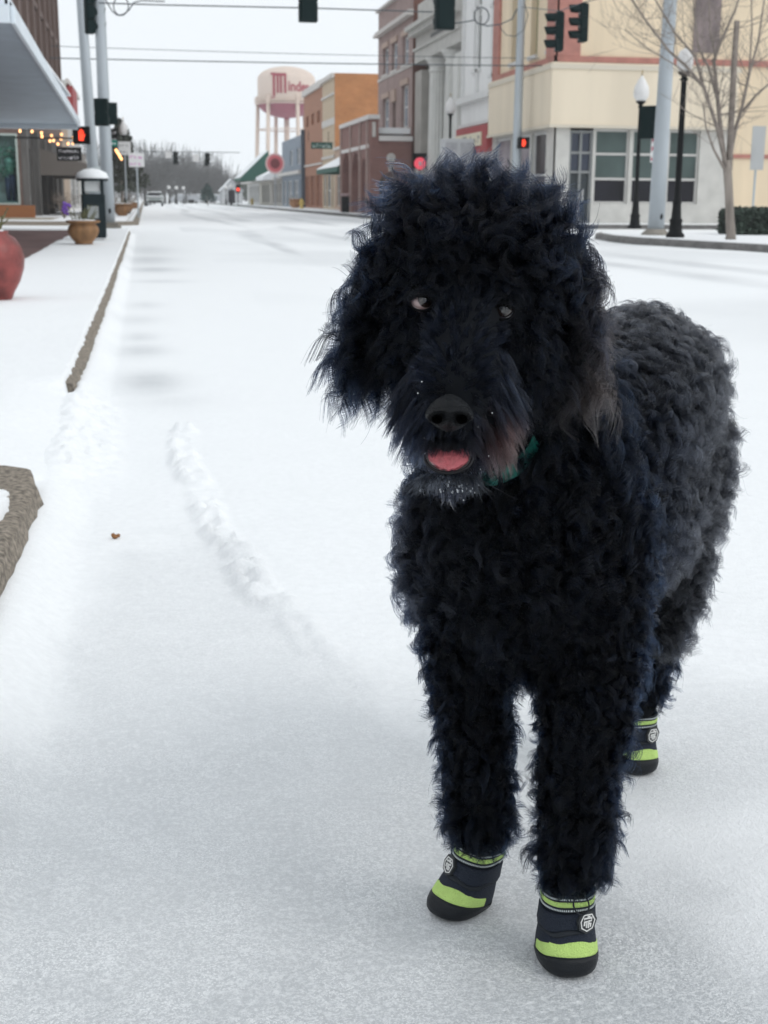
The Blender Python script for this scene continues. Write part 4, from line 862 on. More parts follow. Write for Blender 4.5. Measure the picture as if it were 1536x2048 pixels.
# planters
TC = mat('terracotta_brown', (.25,.13,.055), .7, var=.3, vs_=8, streak=3)
def planter(name, label, c, s, m, flowers, prof=None, group=None):
    t = thing(name, label, 'planter', c, group); n = 28; c = np.array(c, float)
    prof = prof or [(.55,0),(.6,.04),(.55,.08),(.85,.45),(1.0,.8),(.97,1.05),(.8,1.25),(.82,1.3),(1.08,1.36),(1.1,1.48),(.95,1.5),(.9,1.38)]
    mb = MB(); vs = []
    for i, (r_, z) in enumerate(prof):
        for k in range(n):
            a = 2*math.pi*k/n; rr = r_*s*(1+(.05*abs(math.sin(a*4))-.025 if 2 < i < len(prof)-6 else 0)); vs.append((c[0]+rr*math.cos(a), c[1]+rr*math.sin(a), c[2]+z*s))
    mb.add(vs, [(i*n+k, i*n+(k+1)%n, (i+1)*n+(k+1)%n, (i+1)*n+k) for i in range(len(prof)-1) for k in range(n)]+[tuple((len(prof)-1)*n+k for k in range(n))]); mb.build('pot', m, t, True)
    r0, zt_ = prof[-1][0]*s, prof[-1][1]*s
    MB().lathe([(r0*1.0,zt_-.0*s),(r0*1.05,zt_+.08*s),(r0*.8,zt_+.16*s),(.02,zt_+.2*s)], c, 16).build('snow', SN, t, True)
    rr = random.Random(label); g = MB(); fl = MB()
    for k in range(flowers):
        a = rr.uniform(0, 6.28); q = r0*rr.uniform(.1,.8); b0 = c+[q*math.cos(a), q*math.sin(a), zt_]; tp = b0+[math.cos(a)*s*rr.uniform(.1,.7), math.sin(a)*s*.3, s*rr.uniform(.3,1.1)]
        md = (b0+tp)/2+[0,0,.1*s]; g.tube([b0, md, tp], [.008,.007,.002], 4)
        for j in range(3):
            p = b0+(tp-b0)*rr.uniform(.3,1); d = np.array([rr.uniform(-1,1), rr.uniform(-1,1), rr.uniform(-.2,1)])*.16*s; e = np.cross(d, [0,0,1])*.3; g.add([p, p+d*.5+e, p+d, p+d*.5-e], [(0,1,2,3)])
    g.build('plants', mat('winter_plants', (.13,.13,.06), .8, var=.5, vs_=10), t)
    return t, c, r0, zt_
cP = GZ(168, 488, .15); t, c, r0, zt_ = planter('planter', 'fluted brown clay planter with purple flower before the litter bin', cP, .26, TC, 26)
b = MB()
for k in range(16): p = np.array([c[0]-.27+random.gauss(0,.03), c[1], c[2]+zt_+.24+random.gauss(0,.05)]); b.ball(p, .028, 5)
b.build('flowers', mat('purple_petals', (.18,.08,.42), .7), t)
RP = mat('red_glaze', (.22,.045,.04), .45, var=.55, vs_=7, bump=.4, bs=40); c = GZ(-8, 600, .14)
planter('planter', 'big round red glazed pot at the left edge of the picture', c, .2, RP, 16, [(.6,0),(.62,.05),(.72,.3),(.95,.7),(1.12,1.2),(1.16,1.6),(1.08,2.0),(.85,2.35),(.6,2.5),(.62,2.62),(.55,2.62),(.5,2.5)])
for px, py, s, lb in ((244,420,.34,'nearest of the small brown planters along the far left kerb'),(256,412,.3,'second of the small brown planters along the far left kerb'),(268,409,.3,'third of the small brown planters along the far left kerb')):
    c = GZ(px, py, .15); c = GY(px, py, [58,75,95][[244,256,268].index(px)]); planter('planter', lb, (c[0], c[1], .15), s, TC, 10, None, 'small planters along the far left kerb')
c = GY(590, 390, 112); planter('planter', 'orange-brown planter far along the right side kerb', (c[0], 112, .15), .5, mat('orange_clay', (.36,.19,.09), .7), 12)
def hydrant(lb, px, y):
    c = GY(px, 400, y); t = thing('fire_hydrant', lb, 'fire hydrant', (c[0], y, .15)); m = mat('hydrant_yellow', (.62,.45,.12), .5)
    MB().lathe([(.18,0),(.2,.05),(.14,.08),(.14,.5),(.19,.53),(.19,.57),(.13,.66),(.04,.74),(.04,.8)], (c[0],y,.15), 14).build('barrel', m, t, True)
    MB().tube([(c[0]-.24,y,.55),(c[0]+.24,y,.55)], .06, 8).build('outlet', m, t)
hydrant('yellow fire hydrant beside the orange-brown planter', 603, 105); hydrant('yellow fire hydrant farther off near the low white shops', 504, 160)
c = GZ(688, 417, .15); c = GY(688, 400, 79); c[0] = min(c[0], 11.6); t = thing('litter_bin', 'black litter bin standing at the foot of the brick arcade', 'litter bin', (c[0], 77, .15))
MB().lathe([(.3,0),(.36,.1),(.38,.9)], (c[0],77,.15), 14).build('body', BLK, t, True); MB().lathe([(.42,.9),(.42,1.0),(.3,1.08)], (c[0],77,.15), 14).build('rim', mat('pinkish_rim', (.3,.2,.2), .5), t, True)
c = GY(919, 310, 50); t = thing('notice_kiosk', 'grey-white cabinet with two panels in front of the white column', 'cabinet', (c[0], 50, .15))
xa, xb = GY(888,300,50)[0], GY(948,300,50)[0]; za = GY(919,277,50)[2]; xm = GY(918,300,50)[0]
MB().box(xa, xb, 50, 50.8, .15, za).build('cabinet', mat('cabinet_grey', (.48,.49,.50), .6), t, bevel=.03)
MB().box(xa+.06, xm-.08, 49.97, 49.999, 1.9, za-.15).box(xm+.06, xb-.06, 49.97, 49.999, 1.9, za-.15).build('panel', mat('panel_grey', (.36,.36,.38), .5, var=.2, vs_=5), t)
# cars far off
def car(name, label, c, rz, body_c, group=None):
    t = thing(name, label, 'car', c, group); t['_o'] = (0.,0.,0.)
    prof = [(-2.2,.35),(-2.25,.7),(-2.1,.95),(-1.2,1.02),(-.75,1.42),(.9,1.46),(1.6,1.05),(2.15,.95),(2.25,.6),(2.2,.35)]
    n = len(prof); mb = MB(); vs = []
    for sx, k in ((-.88,1),(-.92,0),(.92,0),(.88,1)):
        for y, z in prof: vs.append((sx*(1 if z < 1.1 else .82), y*(.97 if k else 1), z))
    mb.add(vs, [(i*n+q, i*n+(q+1)%n, (i+1)*n+(q+1)%n, (i+1)*n+q) for i in range(3) for q in range(n)]+[tuple(range(n))[::-1], tuple(3*n+q for q in range(n))]); mb.build('body', body_c, t, bevel=.04)
    b = MB().add([(-.66,-1.2,1.08),(.66,-1.2,1.08),(.6,-.83,1.4),(-.6,-.83,1.4)], [(0,1,2,3)]); b.v = [(x, y-.03, z) for x, y, z in b.v]; b.build('windscreen', GLASSD, t)
    for sx in (-1, 1):
        for y in (-1.4, 1.4): w_ = MB().lathe([(.02,-.1),(.32,-.1),(.33,0),(.32,.1),(.02,.1)], (0,0,0), 14); w_.v = [(sx*.82+z, y+a, .33+b_) for a, b_, z in w_.v]; w_.build('wheel', BLK, t)
        MB().box(sx*.75-.12, sx*.75+.12, -2.285, -2.255, .62, .78).build('headlight', mat('headlight', (.6,.6,.6), .2), t)
    MB().box(-.7, .7, -2.29, -2.255, .4, .56).build('grille', BLK, t)
    MB().box(-.75, .75, -.8, .9, 1.45, 1.58).box(-.84, .84, -2.15, -1.25, .99, 1.1).build('snow_cover', SN, t, bevel=.03)
    t.rotation_euler = (0,0,rz); return t
CG = mat('car_grey_green', (.22,.25,.245), .4); CW = mat('car_white', (.5,.52,.55), .3)
c0 = GY(308, 390, 150); car('parked_car', 'snow-covered car facing us at the left kerb in the distance', (c0[0]+.05,150,0), 0, CG)
c = GY(368, 397, 230); t0 = car('parked_car', 'left of two low snow-covered cars at the far end of the street', (c[0],230,0), math.pi/2, CW, 'distant snowy cars')
c = GY(396, 397, 230); dup(t0, (c[0],230,0), 'right of two low snow-covered cars at the far end of the street', math.pi/2)
c = GY(440, 397, 240); dup(t0, (c[0],240,0), 'low snow-covered car far off near the distant lamps', 1.2)
# snow banks near the far end
# ------------------------------------------------------------------ trees
BARK = mat('grey_bark', (.27,.235,.205), .9, var=.3, vs_=6, streak=3); TWIG = mat('twig_brown', (.20,.165,.14), .9)
FB = mat('far_bark', (.105,.105,.105), .9)
def grow(mb, p, d, L, r, depth, rr, up=.12, spread=.55, n=5, minr=.004, kids=(2,4)):
    pts = [p]; rad = [r]; k = 4; dd = d.copy()
    for i in range(k):
        dd = dd+np.array([rr.gauss(0,.12), rr.gauss(0,.12), rr.gauss(0,.07)+up*.3]); dd /= np.linalg.norm(dd); pts.append(pts[-1]+dd*L/k); rad.append(max(minr, r*(1-.55*(i+1)/k)))
    mb.tube(pts, rad, n if r > .02 else 3, False)
    if depth <= 0: return
    for j in range(rr.randint(*kids)+(1 if depth > 2 else 0)):
        t_ = rr.uniform(.35, 1); i = min(k-1, int(t_*k)); q = pts[i]+(pts[i+1]-pts[i])*(t_*k-i)
        s = np.array([rr.gauss(0,1), rr.gauss(0,1), rr.gauss(0,.5)]); s /= np.linalg.norm(s); nd = dd*(1-spread)+s*spread+np.array([0,0,up]); nd /= np.linalg.norm(nd)
        grow(mb, q, nd, L*rr.uniform(.55,.8), rad[i]*rr.uniform(.5,.7), depth-1, rr, up, spread, n, minr, kids)
tb = GZ(1461, 480, .14); YT = tb[1]
t = thing('bare_tree', 'leafless multi-stemmed street tree with pale grey trunk at the right corner', 'tree', tb)
def limb(mb, pts, r0, r1, dy, rr):
    q = [GY(px, py, YT+dy*i/(len(pts)-1)) for i, (px, py) in enumerate(pts)]; q[0] = q[0]; R_ = np.linspace(r0, r1, len(q)); mb.tube(q, R_, 8); return q, R_
rr = random.Random(5); mb = MB(); tk = MB()
tk.tube([tb-[0,0,.05], tb+[0,0,.1], GY(1460,440,YT), GY(1458,390,YT), GY(1455,340,YT), GY(1456,320,YT)], [.13,.10,.092,.085,.09,.06], 12).build('trunk', BARK, t, True)
LB = [([(1455,345),(1434,255),(1408,175),(1372,132),(1338,102),(1292,42),(1258,-10)], .045,.016,-.9),
      ([(1408,178),(1390,112),(1350,66),(1322,20),(1300,-20)], .03,.014,.4),
      ([(1452,345),(1440,245),(1433,175),(1428,120),(1444,78),(1470,22),(1486,-30)], .055,.016,.3),
      ([(1436,205),(1416,132),(1398,98),(1388,20),(1386,-40)], .03,.012,.8),
      ([(1432,120),(1420,60),(1418,0),(1414,-40)], .024,.012,.5),
      ([(1456,335),(1470,262),(1484,215),(1498,150),(1516,85),(1530,-10)], .05,.016,.9),
      ([(1486,222),(1512,190),(1548,160),(1600,110)], .028,.012,-.6),
      ([(1498,150),(1504,60),(1502,-30)], .022,.012,.7),
      ([(1455,350),(1428,300),(1412,255),(1406,205)], .03,.012,-.5),
      ([(1412,175),(1350,130),(1300,100),(1250,60)], .018,.008,-1.0),
      ([(1458,340),(1462,250),(1468,130),(1474,42)], .075,.06,.2)]
for pts, r0, r1, dy in LB:
    q, R_ = limb(mb, pts, r0, r1, dy, rr)
    if pts[-1] == (1474,42): continue
    for i in range(1, len(q)-1):
        for j in range(4):
            s = rr.random(); p = q[i]+(q[i+1]-q[i])*s; d = (q[i+1]-q[i]); d /= np.linalg.norm(d); sv = np.array([rr.gauss(0,1), rr.gauss(0,.8), rr.gauss(0,.6)]); sv /= np.linalg.norm(sv)
            nd = d*.4+sv*.6+[0,0,.15]; nd /= np.linalg.norm(nd); grow(mb, p, nd, rr.uniform(.5,1.0), R_[i]*.35, 2, rr, .12, .5, 4, .003, (2,3))
mb.build('branches', mat('branch_bark', (.235,.20,.175), .9, var=.3, vs_=6), t, True)
# far bare trees closing the street
def bare_tree(label, base, hgt, seed, group=None):
    rr = random.Random(seed); t = thing('bare_tree', label, 'tree', base, group); t['_o'] = (0.,0.,0.); mb = MB(); tk = MB()
    tk.tube([(0,0,-.2),(0,0,hgt*.15),(.1,0,hgt*.3)], [hgt*.025,hgt*.02,hgt*.016], 8).build('trunk', FB, t, True)
    for k in range(7):
        a = k*.9+rr.random(); d = np.array([math.cos(a)*.6, math.sin(a)*.6, 1]); d /= np.linalg.norm(d)
        grow(mb, np.array([0,0,hgt*rr.uniform(.12,.3)]), d, hgt*rr.uniform(.3,.42), hgt*.012, 4, rr, .1, .55, 4, .022, (2,3))
    mb.build('crown', FB, t); return t
p0 = bare_tree('bare grey tree in the far woods', (0,250,0), 12, 1); p1 = bare_tree('bare grey tree in the far woods', (5,260,0), 11, 2)
SP = [(308,290,200),(330,282,210),(352,296,215),(372,304,225),(392,312,230),(410,318,235),(430,322,240),(318,300,240),(342,306,250),(362,312,255),(386,316,260),(404,322,260),(424,326,265),(442,330,270),(300,318,170),(450,345,290),(470,352,300),(490,345,300),(505,335,300),(520,340,290),(290,330,150)]
for i, (px, py, y) in enumerate(SP):
    c = GY(px, 396, y); hgt = GY(px, py, y)[2]; o = [p0, p1][i % 2]; s = hgt/12.5*1.05
    if i < 2: o.location = (c[0], y, 0); o.scale = (s*1.1, s*1.1, s); q = o
    else: q = dup(o, (c[0], y, 0), 'bare grey tree in the far woods', i*1.3, s); q.scale = (s*1.15, s*1.15, s)
    q['group'] = 'hazy bare trees closing the far end of the street'; q['label'] = 'one of the hazy bare grey trees massed at the far end of the street'
# distant wood as one mass behind them
rr = random.Random(3); mb = MB()
for k in range(2600):
    x = rr.uniform(-45, 60); px = 290+x/330*2690; h = np.interp(px, [280,330,390,445,470,520,700], [15,14.5,13,12,7,8,9])*rr.uniform(.5, 1); y = rr.uniform(320, 345)
    p = np.array([x, y, 0]); mb.tube([p+[rr.gauss(0,.6),0,h*.35*rr.random()], p+[rr.gauss(0,1.2),0,h]], [.09,.04], 3, False)
tag(mb.build('far_wood', FB), 'grey mass of distant bare woodland behind the end of the street', 'woodland', kind='stuff')
def leafy(name, label, base, R, Hc, n, m, seed, leaf=.25, shape='cone', trunk=True, cat='tree', z0=.2):
    rr = np.random.RandomState(seed); t = thing(name, label, cat, base); b = np.array(base, float); mb = MB()
    for k in range(n):
        h = rr.rand()**.8; a = rr.rand()*6.283; lob = 1+.22*math.sin(3*a+h*9)+.15*math.sin(7*a+h*17)
        prof = (1-h)**.7 if shape == 'cone' else math.sin(math.pi*min(1, (h*.92+.08)))**.6
        r_ = R*prof*lob*rr.rand()**.4; p = b+[r_*math.cos(a), r_*math.sin(a), Hc*(z0+(1-z0)*h)]
        u = rr.normal(0, 1, 3); u /= np.linalg.norm(u); v = np.cross(u, rr.normal(0,1,3)); v /= np.linalg.norm(v)+1e-9; s = leaf*(.5+rr.rand())
        mb.add([p-u*s*.5, p+v*s*.3, p+u*s*.5, p-v*s*.3], [(0,1,2,3)])
    mb.build('crown', m, t)
    if trunk: MB().tube([b, b+[0,0,Hc*.7]], [R*.07,R*.03], 8).build('trunk', BARK, t)
    return t
EV = mat('evergreen', (.05,.06,.045), .85, var=.4, vs_=2)
c = GY(262, 390, 96); leafy('evergreen_tree', 'dark evergreen tree rising beyond the left shop awnings', (c[0]-.6,96,.1), 1.7, GY(262,243,96)[2], 3400, EV, 4, .32, 'cone')
c = GY(415, 390, 170); leafy('evergreen_tree', 'dark conical evergreen in front of the far bare trees', (c[0],170,0), 1.1, GY(415,368,170)[2], 900, mat('blue_green_leaf', (.05,.085,.08), .85, var=.3), 5, .3, 'cone')
c = GY(498, 390, 230); leafy('evergreen_tree', 'green tree behind the low white shops at right distance', (c[0],230,0), 2.5, GY(498,345,230)[2], 900, mat('grey_green_leaf', (.10,.12,.09), .85, var=.3), 6, .45, 'round')
mb = MB(); rr = np.random.RandomState(8)
a = GZ(1479, 470, .15); x0, y0 = a[0], a[1]
t = thing('hedge', 'clipped dark green hedge dusted with snow at the right edge', 'hedge', (x0,y0,.15))
Hh = GY(1479, 421, y0)[2]
for k in range(9000):
    f = rr.randint(3); x, y, z = x0+rr.rand()*3.2, y0+rr.rand()*1.1, .15+rr.rand()*(Hh-.15)
    if f == 0: y = y0+rr.normal(0,.03)
    elif f == 1: z = Hh+rr.normal(0,.03)
    else: x = x0+rr.normal(0,.03)
    u = rr.normal(0,1,3); u /= np.linalg.norm(u); v = np.cross(u, rr.normal(0,1,3)); v /= np.linalg.norm(v); s = .06; p = np.array([x,y,z])
    mb.add([p-u*s, p+v*s*.6, p+u*s, p-v*s*.6], [(0,1,2,3)])
mb.build('foliage', mat('hedge_leaf', (.04,.06,.045), .8, var=.6, vs_=5), t)
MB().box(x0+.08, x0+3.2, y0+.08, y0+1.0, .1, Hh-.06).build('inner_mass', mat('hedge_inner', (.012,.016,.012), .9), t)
# bare shrubs and clutter before the left shops
for k, (px, py, y, s) in enumerate([(128,420,50,1.0),(232,395,62,.9),(262,395,100,1.1)]):
    c = GY(px, py, y); rr_ = random.Random(k+40); t = thing('bare_shrub', ['leafless shrub by the dark shopfront beyond the canopy','leafless shrub right of the tall pale pole','leafless shrub by the distant left planters'][k], 'shrub', (c[0], y, .15)); mb = MB()
    for j in range(14):
        a = rr_.uniform(0, 6.28); d = np.array([math.cos(a)*.5, math.sin(a)*.5, 1]); d /= np.linalg.norm(d); grow(mb, np.array([c[0], y, .15]), d, .6*s, .02, 2, rr_, .1, .5, 4, .006, (2,3))
    mb.build('stems', TWIG, t)
# ------------------------------------------------------------------ the dog
def px2m(px, yf): return px*yf/2620.
DOG = thing('dog', 'big shaggy black curly-coated dog standing on the icy street in lime-striped boots', 'dog', D(1080,1700,1.6)*[1,1,0])
DOG['_o'] = (0.,0.,0.); _dl = np.array(DOG.location); DOG['_o'] = tuple(_dl)
C_ = lambda px, py, yf, r: (D(px, py, yf), r)
_up = np.array([0,0,1.]); CUFR = GZ(1137,1963)+FWD*.058+_up*.088; CUFH = GZ(1278,1556)+FWD*.056+_up*.082; CUFI = GZ(1172,1520)+FWD*.055+_up*.082; CUFL = GZ(917,1838)+FWD*.040+RGT*.006+RGT*.020-FWD*.006+_up*.082
# primitives: (region, [(centre, radius), ...]) chained as tapered capsules
PR_ = [
 ('skull', [C_(895,542,1.36,.074), C_(995,548,1.36,.072)]), ('skull', [C_(950,512,1.38,.066), C_(960,580,1.36,.076)]),
 ('brow', [C_(868,575,1.33,.045), C_(1010,585,1.335,.048)]),
 ('cheek', [C_(865,690,1.335,.05), C_(1010,705,1.34,.052)]), ('cheek', [C_(940,640,1.335,.062), C_(940,720,1.34,.06)]),
 ('bridge', [C_(930,655,1.275,.036), C_(912,760,1.215,.030)]),
 ('muzzle', [C_(922,740,1.25,.042), C_(905,830,1.215,.030)]), ('muzzle', [C_(868,820,1.245,.029), C_(868,790,1.25,.032)]), ('muzzle', [C_(958,825,1.245,.03), C_(962,790,1.25,.034)]),
 ('chin', [C_(930,860,1.275,.030), C_(902,942,1.228,.018)]),
 ('earL', [C_(808,505,1.38,.030), C_(776,580,1.38,.024), C_(756,650,1.375,.021), C_(748,705,1.37,.015)]),
 ('earR', [C_(1082,505,1.39,.032), C_(1110,590,1.385,.025), C_(1126,670,1.38,.022), C_(1126,720,1.375,.016)]),
 ('neck', [C_(975,640,1.43,.072), C_(1000,780,1.47,.085), C_(1010,930,1.5,.088)]), ('neck', [C_(1060,700,1.47,.07), C_(1080,860,1.52,.10)]),
 ('chest', [C_(930,1000,1.5,.058), C_(925,1120,1.5,.062), C_(940,1200,1.51,.052)]), ('chest', [C_(1020,960,1.5,.09), C_(1030,1120,1.5,.10), C_(1040,1190,1.52,.085)]),
 ('chest', [C_(1140,1020,1.54,.085), C_(1150,1140,1.52,.078), C_(1180,1220,1.51,.06)]),
 ('body', [C_(1080,950,1.58,.12), C_(1160,885,1.7,.124), C_(1236,815,1.86,.122), C_(1272,776,1.97,.119)]), ('body', [C_(1130,1060,1.62,.11), C_(1210,1010,1.78,.115), C_(1280,940,1.94,.10)]),
 ('thigh', [C_(1340,890,1.98,.085), C_(1325,1010,1.96,.078), C_(1322,1140,1.93,.056), C_(1312,1230,1.93,.042)]),
 ('leg', [C_(1312,1220,1.93,.042), C_(1298,1330,2.01,.030), C_(1288,1400,2.01,.026), (CUFH, .020)]),
 ('thigh', [C_(1200,1000,2.05,.075), C_(1195,1150,2.0,.055)]), ('leg', [C_(1195,1150,2.0,.05), C_(1180,1320,2.08,.03), (CUFI, .020)]),
 ('legF', [C_(925,1190,1.51,.054), C_(936,1290,1.525,.048), C_(946,1400,1.53,.043), C_(957,1520,1.535,.037), C_(959,1610,1.54,.037), C_(962,1650,1.55,.033), (CUFL, .022)]),
 ('legF', [C_(1185,1200,1.50,.064), C_(1178,1310,1.475,.057), C_(1170,1420,1.455,.050), C_(1160,1540,1.44,.041), C_(1153,1650,1.44,.039), C_(1146,1730,1.447,.032), (CUFR, .023)]),
]
# one continuous skin: overlapping balls along every chain, fused
bm = bmesh.new(); PRIM = []
for reg, ch in PR_:
    for (a, ra), (b_, rb) in zip(ch[:-1], ch[1:]):
        PRIM.append((reg, a, ra, b_, rb)); ra, rb = (ra+.0035, rb+.0035) if reg in ('body','chest','thigh') and ra > .03 else (ra, rb); L_ = np.linalg.norm(b_-a); k = max(2, int(L_/(min(ra, rb)*.35))+1)
        for i in range(k+1):
            t_ = i/k; p = a+(b_-a)*t_-_dl; r_ = ra+(rb-ra)*t_; bmesh.ops.create_icosphere(bm, subdivisions=2, radius=r_, matrix=Matrix.Translation(Vector(p)))
me = bpy.data.meshes.new('tmp'); bm.to_mesh(me); bm.free(); ob = bpy.data.objects.new('tmp', me); COL.objects.link(ob)
m1 = ob.modifiers.new('r', 'REMESH'); m1.mode = 'VOXEL'; m1.voxel_size = .0065
m2 = ob.modifiers.new('s', 'SMOOTH'); m2.iterations = 8; m2.factor = .6
dg = bpy.context.evaluated_depsgraph_get(); dg.update(); bme = bpy.data.meshes.new_from_object(ob.evaluated_get(dg)); bpy.data.objects.remove(ob)
bme.name = 'body'; bme.materials.clear()
SKIN = mat('dog_skin', (.006,.007,.009), .9, spec=.1); bme.materials.append(SKIN)
bme.polygons.foreach_set('use_smooth', [True]*len(bme.polygons))
BODY = bpy.data.objects.new('body', bme); COL.objects.link(BODY); BODY.parent = DOG; BODY['_o'] = tuple(_dl)
# ---- face pieces
EYL, EYR = D(843,604,1.280), D(1006,622,1.284)
NOSE = D(899,826,1.168); MOUTH = D(897,912,1.195)
CAMP = np.array([0,0,H])
def frame(p):
    """local axes at p: x = picture right, y = up, z = towards the viewer side the face looks to"""
    z = CAMP-p; z /= np.linalg.norm(z); x = np.cross([0,0,1.], z); x /= np.linalg.norm(x); y = np.cross(z, x); return x, y, z
def eye_mat(name, tint):
    m = bpy.data.materials.new(name); m.use_nodes = True; N = m.node_tree.nodes; L = m.node_tree.links; b = N['Principled BSDF']
    at = N.new('ShaderNodeAttribute'); at.attribute_name = 'ring'; cr = N.new('ShaderNodeValToRGB'); e = cr.color_ramp.elements
    e[0].position = 0; e[0].color = (.002,.002,.002,1); e[1].position = 1; e[1].color = (*tint, 1)
    for p_, c_ in ((.36,(.003,.002,.002,1)),(.42,(.009,.006,.004,1)),(.66,(.022,.013,.009,1)),(.73,(.01,.008,.008,1)),(.80,(*tint,1))): q = e.new(p_); q.color = c_
    L.new(at.outputs['Fac'], cr.inputs[0]); L.new(cr.outputs[0], b.inputs['Base Color']); b.inputs['Roughness'].default_value = .04; b.inputs['Coat Weight'].default_value = 1; b.inputs['Coat Roughness'].default_value = .02
    return m
for p, gz, tint, lb in ((EYL, (.50,.32,.8), (.30,.21,.20), 'right-looking eye showing a pale crescent'), (EYR, (.18,.30,.93), (.05,.045,.05), 'round dark eye with a bright reflection')):
    x, y, z = frame(p); g = np.array(gz); g = x*g[0]+y*g[1]+z*g[2]; g /= np.linalg.norm(g); r_ = .0102; mb = MB(); mb.ball((0,0,0), 1, 28)
    v = np.array(mb.v); o = MB(); o.v = [tuple(q) for q in (p-z*.002+v*r_)]; o.f = mb.f; e = o.build('eye', eye_mat('eye_surface', tint), DOG, True)
    at = e.data.attributes.new('ring', 'FLOAT', 'POINT'); ang = np.degrees(np.arccos(np.clip(v@g/np.linalg.norm(v, axis=1), -1, 1))); at.data.foreach_set('value', np.clip(ang/68, 0, 1))
    # lids
    lid = MB()
    for sgn, a0 in ((1, .62), (-1, .80)):
        q = []
        for k in range(13):
            a = math.pi*k/12; q.append(p-z*.002+(x*math.cos(a)*1.06+y*sgn*math.sin(a)*a0+z*(.35+.55*math.sin(a)))*r_*1.04)
        lid.tube(q, [.0006]+[.0013]*11+[.0006], 6)
    lid.build('eyelid', mat('eyelid_skin', (.002,.002,.003), .8, spec=.1), DOG, True)
# nose leather with nostrils
x, y, z = frame(NOSE); nm = MB(); NU, NV = 40, 30; vs = []
for i in range(NV+1):
    th = math.pi*i/NV
    for k in range(NU):
        ph = 2*math.pi*k/NU; X_, Y_, Z_ = math.sin(th)*math.cos(ph), math.cos(th), math.sin(th)*math.sin(ph)
        sx = .0212*(1-.30*max(0, -Y_-.3)/.7-.34*max(0,Y_-.05)**1.3)*(1+.06*math.exp(-((Y_+.25)/.22)**2)); sy = .0172; sz = .016
        px_, py_, pz_ = X_*sx, Y_*sy+(.004 if Y_ > 0 else 0)*0, Z_*sz
        if Z_ > 0:
            for s in (-1, 1):
                dx, dy = (px_-s*.0110+s*.0025*(py_+.0055)/.006)/.0067, (py_+.0050)/.0046; d2 = dx*dx+dy*dy; pz_ -= .011*math.exp(-d2*d2*.9); pz_ += .0030*math.exp(-(math.sqrt(d2)-1.75)**2*4)
            pz_ -= .0035*math.exp(-(px_/.0016)**2)*(1 if py_ < .0 else .2)
        vs.append(NOSE+x*px_+y*py_+z*pz_)
nm.v = [tuple(q) for q in vs]; nm.f = [(i*NU+k, i*NU+(k+1)%NU, (i+1)*NU+(k+1)%NU, (i+1)*NU+k) for i in range(NV) for k in range(NU)]
nm.build('nose', mat('nose_leather', (.0025,.004,.006), .24, bump=1, bs=420, spec=.30), DOG, True)
NS = MB()
for s in (-1, 1): NS.v += [tuple(NOSE+x*(s*.0112+.0050*math.cos(a)*q)+y*(-.0055+.0042*math.sin(a)*q)+z*(.0175-.0095*(1-q*.6))) for q in (.02, 1) for a in np.linspace(0, 2*math.pi, 13)[:-1]]
NS.f = [(o+k, o+(k+1)%12, o+12+(k+1)%12, o+12+k) for o in (0, 24) for k in range(12)]
NS.build('nostrils', mat('nostril_black', (.001,.001,.001), .9, spec=0), DOG)
# mouth: dark cavity, tongue, lower lip
x, y, z = frame(MOUTH)
mb = MB(); mb.ball((0,0,0), 1, 16); v = np.array(mb.v); mb.v = [tuple(MOUTH+x*a*.0235+y*(b_*.015-.001)+z*(c_*.012-.008)) for a, b_, c_ in v]; mb.build('mouth', mat('mouth_dark', (.012,.004,.005), .5), DOG, True)
tg = MB(); NU, NV = 22, 16; vs = []
for i in range(NV+1):
    for k in range(NU+1):
        u = -1+2*k/NU; w_ = i/NV; wid = .0192*(1-.0*w_)*math.sqrt(max(0, 1-max(0, (w_-.45)/.55)**2.2*.75))
        yy_ = .0105-.0200*w_-.0030*(1-u*u)*w_+.0006*math.sin(u*9+w_*5); zz_ = -.004+.015*math.sin(w_*1.5)-.0022*math.exp(-(u/.14)**2)*(1-w_*.8)+.002*(1-u*u)
        vs.append(MOUTH+x*u*wid+y*yy_+z*zz_)
n0 = len(vs); vs += [q-z*.005-y*.002 for q in vs]; f = []
W1 = NU+1
for o, fl in ((0, 0), (n0, 1)):
    for i in range(NV):
        for k in range(NU): a = o+i*W1+k; q = (a, a+1, a+W1+1, a+W1); f.append(q if fl else q[::-1])
ed = [k for k in range(W1)]+[i*W1+NU for i in range(1, NV+1)]+[NV*W1+k for k in range(NU-1, -1, -1)]+[i*W1 for i in range(NV-1, 0, -1)]
f += [(ed[k], ed[(k+1)%len(ed)], n0+ed[(k+1)%len(ed)], n0+ed[k]) for k in range(len(ed))]
tg.v = [tuple(q) for q in vs]; tg.f = f; tg.build('tongue', mat('tongue_pink', (.42,.085,.10), .24, var=.25, vs_=160, bump=.5, bs=900, spec=.7), DOG, True)
ll = MB(); ll.tube([MOUTH+x*.0222*math.cos(a)+y*(-.001+.0150*math.sin(a))+z*(.004+.006*abs(math.sin(a))) for a in np.linspace(math.radians(175), math.radians(365), 18)], [.0010]+[.0015]*16+[.0010], 8); ll.build('lip', mat('lip_black', (.004,.004,.006), .5, spec=.3), DOG, True)
